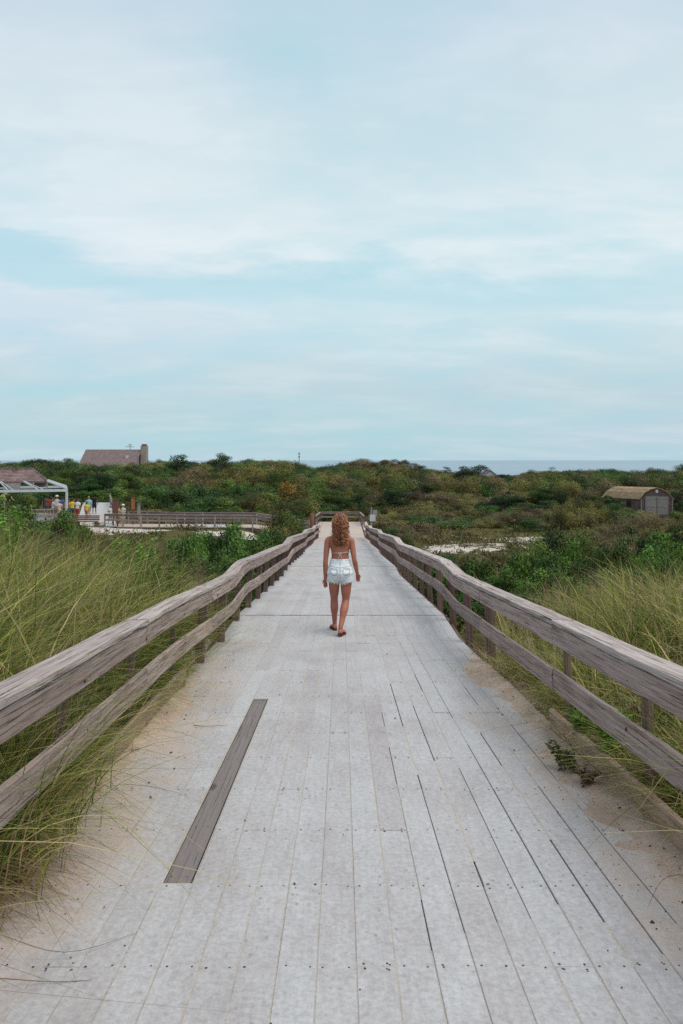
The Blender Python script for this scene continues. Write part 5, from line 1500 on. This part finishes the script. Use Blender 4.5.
def woman():
    x0, y0 = -0.02, 10.84
    z0 = float(dz(11.0))
    root = tag(empty('person', (x0, y0, z0+0.012)), 'woman with long curly auburn hair walking away in pale denim shorts and bikini top', 'person')
    skin = skin_mat((0.37, 0.135, 0.088))
    B = MB()
    # torso
    tr = [(0,-0.005,0.775,0.135,0.095),(0,-0.015,0.83,0.166,0.120),(0,-0.020,0.885,0.176,0.128),(0,-0.012,0.945,0.170,0.118),(0,0.0,1.01,0.150,0.100),(0,0.004,1.075,0.130,0.088),(0,0.005,1.13,0.124,0.084),(0,0.004,1.19,0.130,0.088),(-0.002,0.006,1.25,0.142,0.096),(-0.002,0.006,1.31,0.155,0.098),(-0.002,0.0,1.36,0.165,0.088),(-0.002,-0.004,1.395,0.132,0.068),(-0.002,-0.006,1.43,0.088,0.054),(-0.002,-0.004,1.45,0.058,0.050)]
    torso(B, tr)
    for sx in (-1, 1):        # shoulder blades, buttocks
        limb(B, [V3(sx*0.075,-0.072,1.33), V3(sx*0.085,-0.076,1.28)], [0.03,0.024], 8, 2)
        limb(B, [V3(sx*0.075,-0.075,0.90), V3(sx*0.075,-0.078,0.86)], [0.072,0.070], 10, 2)
    limb(B, [V3(-0.002,-0.008,1.40), V3(0.0,0.0,1.47), V3(0,0.012,1.56)], [0.056,0.050,0.052], 14)
    HL = head(B, V3(0.0,0.022,1.625), 1.0)
    # arms: viewer's left hangs, viewer's right slightly bent forward
    shL, elL, wrL = V3(-0.174,-0.002,1.352), V3(-0.212,-0.035,1.055), V3(-0.216,0.02,0.785)
    shR, elR, wrR = V3(0.154,-0.002,1.352), V3(0.205,-0.045,1.085), V3(0.252,0.045,0.862)
    for sx, sh, el, wr in ((-1, shL, elL, wrL), (1, shR, elR, wrR)):
        limb(B, [sh+V3(-sx*0.06,0,0.015), sh, sh.lerp(el,0.35)+V3(sx*0.006,0,0), el, el.lerp(wr,0.3), wr], [0.048,0.050,0.044,0.036,0.038,0.026], 14)
        d = (wr-el).normalized()
        hand(B, wr - d*0.005, (d+V3(0,0.15,-0.4)).normalized(), V3(-sx*0.45,-1.0,0), (-1 if sx > 0 else 1)*1.0, 0.88, 0.6)
    # legs
    hipL, knL, anL = V3(-0.088,0.0,0.80), V3(-0.088,0.135,0.462), V3(-0.082,0.235,0.088)
    hipR, knR, anR = V3(0.090,0.0,0.80), V3(0.082,0.045,0.468), V3(0.008,-0.165,0.105)
    for hip, kn, an in ((hipL,knL,anL),(hipR,knR,anR)):
        calf = kn.lerp(an,0.30)+V3(0,-0.022,0)
        limb(B, [hip+V3(0,0,0.05), hip, hip.lerp(kn,0.45), kn, calf, kn.lerp(an,0.7)+V3(0,-0.006,0), an+V3(0,0,0.01), an+V3(0,0.004,-0.045)], [0.088,0.092,0.077,0.054,0.060,0.041,0.033,0.034], 16)
    HEADL, HEADR = math.radians(14), math.radians(-16)
    fL = foot(B, anL, HEADL, 0.0); fR = foot(B, anR, HEADR, 0.10)
    body = voxel(B, 0.0048, 'body', skin, root, 3)
    # eyes
    for sx in (-1, 1):
        e = MB(); p = HL(sx*0.030,0.079,0.008); e.tube([p+V3(0,-0.008,0), p, p+V3(0,0.006,0)], [0.011,0.0115,0.005], 8); e.build('eye', plain('eye_white', (0.6,0.58,0.55), 0.3), body)
    # shorts
    dm = cloth_mat((0.70,0.74,0.765), 'denim')
    S = MB()
    S.loft([ell(*r) for r in [(0,-0.014,0.762,0.080,0.095),(0,-0.016,0.79,0.150,0.122),(0,-0.020,0.84,0.186,0.142),(0,-0.025,0.885,0.196,0.150),(0,-0.020,0.945,0.183,0.135),(0,-0.004,1.01,0.158,0.110),(0,0.002,1.06,0.141,0.098),(0,0.003,1.085,0.139,0.096)]], 32)
    for sx in (-1, 1):
        limb(S, [V3(sx*0.078,-0.080,0.905), V3(sx*0.078,-0.083,0.865)], [0.084,0.082], 12, 2)
        hip = hipL if sx < 0 else hipR; kn = knL if sx < 0 else knR
        d = (kn-hip).normalized()
        c0 = hip + V3(sx*0.006,-0.008,0.04); c1 = hip + d*0.060 + V3(sx*0.016,-0.006,0)
        S.loft([(c0, V3(0.096,0,0), V3(0,0.118,0)), (c1, V3(0.097,0,0.022*sx), V3(0,0.116,0))], 24)
    shorts = voxel(S, 0.006, 'shorts', dm, root, 4)
    # frayed hems, waistband, loops, pockets projected on the cloth
    bvh = BVHTree.FromPolygons([v.co.copy() for v in shorts.data.vertices], [tuple(p.vertices) for p in shorts.data.polygons])
    seam = cloth_mat((0.26,0.31,0.36)); white = cloth_mat((0.74,0.77,0.79))
    def on(x, z, off=0.003, sgn=-1):
        h = bvh.ray_cast(V3(x, sgn*0.6, z), V3(0, -sgn, 0))
        return (h[0] + h[1]*off) if h[0] else V3(x, sgn*0.12, z)
    for sx in (-1, 1):
        out = [(-0.045,0.955),(0.045,0.95),(0.047,0.89),(0.0,0.862),(-0.047,0.888),(-0.045,0.955)]
        P = []
        for (a0,b0),(a1,b1) in zip(out[:-1], out[1:]):
            for k in range(5): P.append(on(sx*0.088+ (a0+(a1-a0)*k/5), b0+(b1-b0)*k/5))
        mb = MB(); mb.tube(P, 0.0036, 5, cap=False); mb.build('pocket_stitching', seam, shorts)
        hm = MB(); rsx = np.random.RandomState(3+sx)
        hip = hipL if sx < 0 else hipR; kn = knL if sx < 0 else knR; d = (kn-hip).normalized(); c1 = hip + d*0.060 + V3(sx*0.016,-0.006,0)
        for k in range(90):
            a = rsx.uniform(0, 6.28); p = c1 + V3(0.093*math.cos(a), 0.111*math.sin(a), 0.004+0.022*sx*math.cos(a)); q = p + V3(rsx.normal(0,0.006), rsx.normal(0,0.006), -rsx.uniform(0.012,0.028))
            hm.tube([p, q], [0.0018,0.0010], 4)
        hm.build('frayed_hem', white, shorts)
    mb = MB(); P = [on(0.0, z, 0.002) for z in np.linspace(0.80, 1.04, 14)]; mb.tube(P, 0.0028, 5); mb.build('centre_seam', seam, shorts)
    mb = MB(); P = [on(x, 0.985-0.018*(1-abs(x)/0.14), 0.002) for x in np.linspace(-0.14, 0.14, 16)]; mb.tube(P, 0.0024, 5); mb.build('yoke_seam', seam, shorts)
    mb = MB()
    for k in range(33):
        a = 2*math.pi*k/32
        if k == 32: break
    ringp = [V3(0.1425*math.cos(2*math.pi*k/32), 0.003+0.0995*math.sin(2*math.pi*k/32), 1.052) for k in range(33)]
    mb.tube(ringp, 0.0022, 5, cap=False); mb.build('waistband_seam', seam, shorts)
    for lx in (-0.085, -0.002, 0.085):
        mb = MB(); P = [on(lx, 1.045, 0.001), on(lx, 1.06, 0.006), on(lx, 1.078, 0.004)]; mb.tube(P, 0.004, 5); mb.build('belt_loop', white if lx else seam, shorts)
    mb = MB(); mb.add([on(-0.030,1.045,0.004), on(0.026,1.045,0.004), on(0.026,1.025,0.004), on(-0.030,1.025,0.004)], [(0,1,2,3)]); 
    # bikini
    bb = BVHTree.FromPolygons([v.co.copy() for v in body.data.vertices], [tuple(p.vertices) for p in body.data.polygons])
    def onb(x, y, z, dx, dy, off=0.003):
        h = bb.ray_cast(V3(x, y, z), V3(dx, dy, 0)); return h[0] + h[1]*off
    bk = cloth_mat((0.55,0.56,0.52))
    mb = MB(); P = []
    for k in range(41):
        a = 2*math.pi*k/40; zz = 1.178 + 0.006*math.cos(a)
        P.append(onb(math.cos(a)*0.16, math.sin(a)*0.16, zz, -math.cos(a), -math.sin(a), 0.002))
    mb.tube(P, 0.0042, 6, cap=False); top = mb.build('bikini_band', bk, root, True)
    c = onb(0.0,-0.4,1.172,0,1,0.006)
    mb = MB()
    for sx in (-1, 1):
        mb.tube([c, c+V3(sx*0.018,-0.008,0.008), c+V3(sx*0.034,-0.006,-0.006), c+V3(sx*0.016,-0.008,-0.012), c], 0.0035, 5)
        mb.tube([c, c+V3(sx*0.010,-0.004,-0.03), c+V3(sx*0.022,-0.008,-0.065), c+V3(sx*0.024,-0.012,-0.095)], 0.0035, 5)
    mb.build('bow', bk, top, True)
    for sx in (-1, 1):
        mb = MB(); vs = []; nn = 7
        for i in range(nn):
            for j in range(nn):
                u = i/(nn-1); v = j/(nn-1); w = (1-v)*0.058
                vs.append(onb(sx*0.068 + (u-0.5)*2*w*0.95, 0.5, 1.185+v*0.115, 0, -1, 0.004+0.022*math.sin(math.pi*u)*math.sin(math.pi*(0.15+0.6*(1-v)))))
        mb.add(vs, [(i*nn+j, (i+1)*nn+j, (i+1)*nn+j+1, i*nn+j+1) for i in range(nn-1) for j in range(nn-1)])
        mb.tube([vs[nn//2*nn+nn-1], V3(sx*0.045,0.02,1.44), V3(0,-0.055,1.47)], 0.003, 5)
        mb.build('bikini_cup', bk, top, True)
    # flip flops
    sole = plain('flip_flop_sole', (0.09,0.028,0.022), 0.8)
    for nm, fl, hd, pi_ in (('L', fL, HEADL, 0), ('R', fR, HEADR, 0.1)):
        ff = MB(); outl = [(0.0,-0.066),(0.026,-0.058),(0.034,-0.02),(0.036,0.04),(0.046,0.10),(0.046,0.15),(0.028,0.192),(0.0,0.203),(-0.028,0.192),(-0.044,0.15),(-0.044,0.10),(-0.036,0.04),(-0.034,-0.02),(-0.026,-0.058)]
        n = len(outl); ff.add([fl(x,y,-0.099 if pi_ == 0 else -0.1) for x,y in outl]+[fl(x,y,-0.082) for x,y in outl], [tuple(reversed(range(n))), tuple(range(n,2*n))]+[(k,(k+1)%n,n+(k+1)%n,n+k) for k in range(n)])
        o = ff.build('flip_flop', sole, root)
        st = MB()
        for sx in (-1, 1): st.tube([fl(sx*0.040,0.045,-0.082), fl(sx*0.028,0.085,-0.040), fl(0.004,0.135,-0.048), fl(0.004,0.142,-0.082)], 0.005, 5)
        st.build('strap', sole, o, True)
    # hair : cap and many curls
    hm, nt = new_mat('auburn_hair'); g = N(nt)
    col = g.ramp(g.attr('tint'), [(0.0,(0.06,0.018,0.010)),(0.35,(0.19,0.062,0.026)),(0.7,(0.40,0.165,0.070)),(1.0,(0.62,0.38,0.20))])
    g.out(col, 0.42, spec=0.4)
    H = MB(); rsx = np.random.RandomState(77)
    C = V3(0.0,0.008,1.638)
    H.loft([(C+V3(0,dy,dzv), V3(rx,0,0), V3(0,ry,0)) for dzv,dy,rx,ry in ((-0.12,-0.045,0.060,0.045),(-0.06,-0.025,0.080,0.078),(0,-0.012,0.086,0.092),(0.05,-0.008,0.083,0.094),(0.09,-0.004,0.062,0.074),(0.116,0,0.025,0.035))], 22, 0.2)
    for k in range(560):
        a = rsx.uniform(math.radians(-215), math.radians(35))        # skip the face
        el = rsx.uniform(0.0, 1.5)**1.0
        ca, sa = math.cos(a), math.sin(a)
        p = C + V3(ca*0.088*math.cos(el), sa*0.094*math.cos(el)-0.008, 0.108*math.sin(el)+0.008)
        out = V3(ca, sa-0.05, 0); out.normalize()
        end_z = 1.265 + rsx.uniform(0, 0.15) + 0.05*abs(ca)*rsx.uniform(0,1) + (0.10 if sa > 0.1 else 0)
        L = p.z-end_z; n = 20; fr = rsx.uniform(9, 18); ph = rsx.uniform(0, 6.28); amp = rsx.uniform(0.010, 0.024)
        spread = rsx.uniform(0.004, 0.046)
        layer = rsx.uniform(0.2, 1.0); wx = 0.108*layer*math.copysign(abs(ca)**0.6, ca)
        pts = []; rr = []
        for i in range(n+1):
            u = i/n
            z = p.z - L*u + 0.012*math.sin(math.pi*min(1, u*4))
            b = p + out*spread*math.sin(min(1, u*2.0)*math.pi/2)*(1.0)
            xx = b.x*(1-u*0.8) + wx*u*0.8; yy = b.y*(1-u*0.75) + (-0.088-0.035*layer if sa < 0.25 else -0.02)*u*0.75
            w = amp*min(1, u*3+0.3)
            pts.append(V3(xx + w*math.cos(fr*L*u*6+ph), yy + w*math.sin(fr*L*u*6+ph), z)); rr.append(0.0062*(1-0.5*u)+0.0008)
        edge = abs(pts[-1].x)/0.1
        t = np.clip(0.22 + 0.42*edge*rsx.uniform(0.3,1.3) + rsx.normal(0, 0.2), 0, 1)
        H.tube(pts, rr, 5, float(t))
    for k in range(90):
        a = rsx.uniform(math.radians(-200), math.radians(20)); ca, sa = math.cos(a), math.sin(a)
        z0_ = rsx.uniform(1.42, 1.74); p = C + V3(ca*0.092, sa*0.095-0.01, z0_-1.638) if z0_ > 1.56 else V3(ca*0.118, -0.075-0.02*abs(sa), z0_)
        L = rsx.uniform(0.06, 0.17); ph = rsx.uniform(0, 6.28); pts = []
        for i in range(13):
            u = i/12; w = 0.014*min(1, u*2+0.2)
            pts.append(V3(p.x + ca*0.022*u + w*math.cos(9*u+ph), p.y - 0.012*u + w*math.sin(9*u+ph), p.z - L*u + 0.02*math.sin(3*u)))
        H.tube(pts, [0.0026*(1-0.7*i/12) for i in range(13)], 4, float(rsx.uniform(0.6, 1.0)))
    H.build('hair', hm, root, True)
    return root
woman()

def passer(x, y, z, rz, skin, shirt, lower, hair, label, h=1.7, seed=0, long_lower=False, hat=None, dress=False, arms='down', stride=0.15):
    rsx = np.random.RandomState(seed); s = h/1.72
    root = tag(empty('person', (x, y, z), rz), label, 'person', None)
    B = MB(); q = lambda *a: V3(*a)*s
    rr = [(0,0,0.80,0.14,0.10),(0,-0.01,0.88,0.17,0.12),(0,0,0.98,0.155,0.11),(0,0,1.08,0.145,0.105),(0,0,1.22,0.165,0.115),(0,0,1.34,0.18,0.11),(0,0,1.40,0.14,0.08),(0,0,1.44,0.07,0.06)]
    torso(B, [tuple(v*s for v in r) for r in rr])
    limb(B, [q(0,0,1.38), q(0,0.01,1.52)], [0.058*s,0.052*s], 10)
    head(B, q(0,0.015,1.60), s)
    sw = stride*rsx.choice([-1,1])
    arm = []
    for sx in (-1,1):
        sh = q(sx*0.19,0,1.36)
        if arms == 'bent': el = q(sx*0.24,-0.02,1.10); wr = q(sx*0.14,0.22,1.12)
        else: el = q(sx*0.235,-0.03+sx*sw*0.3,1.09); wr = q(sx*0.24,0.05+sx*sw*0.8,0.85)
        limb(B, [sh*0.97, sh, el, wr], [0.05*s,0.05*s,0.037*s,0.027*s], 10)
        hand(B, wr, (wr-el).normalized(), V3(-sx,0.2,0), sx, s, 0.4); arm.append((sh, el))
    legs = []
    for sx in (-1,1):
        hip = q(sx*0.09,0,0.84); kn = q(sx*0.095, sx*sw*0.5+0.03, 0.47); an = q(sx*0.095, sx*sw, 0.085)
        limb(B, [hip, hip.lerp(kn,0.5), kn, kn.lerp(an,0.35), an], [0.09*s,0.078*s,0.055*s,0.055*s,0.035*s], 12)
        foot(B, an, 0, 0, s); legs.append((hip, kn, an))
    body = voxel(B, 0.009, 'body', skin_mat(skin), root, 2)
    # shirt
    S = MB(); S.loft([tuple((V3(0,a*s,b*s), V3(c*s,0,0), V3(0,d*s,0))) for a,b,c,d in ((0,0.93 if not dress else 0.62,0.185 if not dress else 0.24,0.135 if not dress else 0.19),(0,1.02,0.172,0.125),(0,1.12,0.17,0.122),(0,1.25,0.185,0.13),(0,1.36,0.195,0.122),(0,1.415,0.15,0.09),(0,1.44,0.075,0.065))], 24)
    for sh, el in arm: limb(S, [sh*0.95, sh, sh.lerp(el,0.55)], [0.062*s,0.066*s,0.058*s], 12)
    voxel(S, 0.012, 'dress' if dress else 'shirt', cloth_mat(shirt), root, 2)
    if not dress:
        S = MB(); S.loft([(V3(0,-0.005*s,b*s), V3(c*s,0,0), V3(0,d*s,0)) for b,c,d in ((0.78,0.175,0.125),(0.88,0.186,0.137),(0.97,0.172,0.125))], 24)
        for hip, kn, an in legs:
            if long_lower: limb(S, [hip, kn, kn.lerp(an,0.85)], [0.104*s,0.078*s,0.062*s], 14)
            else: limb(S, [hip, hip.lerp(kn,0.75)], [0.106*s,0.092*s], 14)
        voxel(S, 0.012, 'trousers' if long_lower else 'shorts', cloth_mat(lower), root, 2)
    H = MB(); c = q(0,0.0,1.615)
    H.loft([(c+q(0,dy,dzv), q(rx,0,0), q(0,ry,0)) for dzv,dy,rx,ry in ((-0.085,-0.05,0.05,0.035),(-0.03,-0.03,0.082,0.072),(0.03,-0.014,0.086,0.090),(0.08,-0.008,0.070,0.080),(0.118,0,0.03,0.04))], 16)
    H.build('hair', cloth_mat(hair), root, True)
    if hat is not None:
        H = MB(); c = q(0,0.01,1.66)
        H.loft([(c+q(0,0,a), q(b,0,0), q(0,b*1.1,0)) for a,b in ((0.0,0.17),(0.012,0.165),(0.016,0.098),(0.07,0.092),(0.10,0.07),(0.108,0.03))], 18)
        H.build('hat', cloth_mat(hat), root, True)
    return root
def at(px, y): return (px-341.5)/F*y
W_ = WALK_Z+0.005; PF = -2.975
tan1, tan2, pale = (0.35,0.19,0.13), (0.22,0.12,0.08), (0.45,0.28,0.21)
passer(at(72,60), 60, W_+0.0, 0.4, tan1, (0.62,0.42,0.06), (0.08,0.09,0.14), (0.06,0.04,0.03), 'person in a yellow shirt beside the pavilion post', seed=1)
passer(at(77.7,59), 59, W_, -0.3, tan1, (0.66,0.66,0.66), (0.40,0.06,0.03), (0.08,0.05,0.03), 'person in a white shirt and red shorts near the pavilion', seed=2, h=1.75)
passer(at(88.8,62), 62, W_, 0.2, pale, (0.22,0.45,0.46), (0.3,0.25,0.2), (0.30,0.2,0.1), 'person in a teal shirt walking behind a yellow clad child', seed=3, h=1.78)
passer(at(86.8,59.5), 59.5, W_, 0.1, pale, (0.62,0.45,0.07), (0.35,0.2,0.12), (0.1,0.06,0.04), 'child in a yellow top on the pale walkway', seed=4, h=1.45)
passer(at(94.3,66), 66, W_, 0.1, tan2, (0.02,0.02,0.025), (0.03,0.03,0.035), (0.02,0.015,0.01), 'person dressed all in black on the pale walkway', seed=5, h=1.74)
passer(at(110.5,56.0), 56.0, W_, 1.3, tan1, (0.55,0.52,0.50), (0.2,0.2,0.22), (0.3,0.25,0.2), 'person in pale clothes left of the brown notice board', seed=6, h=1.4, arms='bent')
passer(at(118.6,55.6), 55.6, W_, -0.6, pale, (0.60,0.44,0.08), (0.4,0.38,0.36), (0.06,0.04,0.03), 'small person in yellow right of the brown notice board', seed=7, h=1.35)
passer(at(123.2,55.2), 55.2, W_, 2.6, pale, (0.66,0.62,0.60), (0.5,0.48,0.46), (0.2,0.1,0.05), 'person in white with a white hat on the side boardwalk', seed=8, h=1.5, hat=(0.7,0.68,0.66), arms='bent')
passer(at(61.5,59.3), 59.3, PF, 0.5, tan1, (0.06,0.10,0.30), (0.08,0.08,0.12), (0.05,0.04,0.03), 'person in a blue shirt under the pavilion corner', seed=9)
passer(at(56.8,59.0), 59.0, PF, -0.2, pale, (0.62,0.62,0.62), (0.3,0.3,0.33), (0.25,0.2,0.15), 'person in a white shirt and pale hat inside the pavilion', seed=10, h=1.8, hat=(0.68,0.66,0.62))
passer(at(49.5,60.0), 60.0, PF, 1.2, tan2, (0.22,0.05,0.05), (0.06,0.05,0.05), (0.03,0.02,0.02), 'person in a dark red shirt inside the pavilion', seed=11, h=1.7)
passer(at(53.2,57.6), 57.6, PF, 2.2, tan1, (0.50,0.46,0.44), (0.12,0.12,0.15), (0.06,0.04,0.03), 'person in a light grey shirt at the pavilion rail', seed=12, h=1.62)
passer(at(59.5,57.4), 57.4, PF, 0.9, pale, (0.60,0.40,0.36), (0.5,0.5,0.5), (0.3,0.2,0.1), 'person in a pink top by the pavilion rail', seed=13, h=1.5, dress=True)
passer(at(45.5,61.5), 61.5, PF, 0.2, tan1, (0.16,0.10,0.09), (0.1,0.1,0.12), (0.04,0.03,0.02), 'person in brown deep inside the pavilion', seed=14, h=1.7)
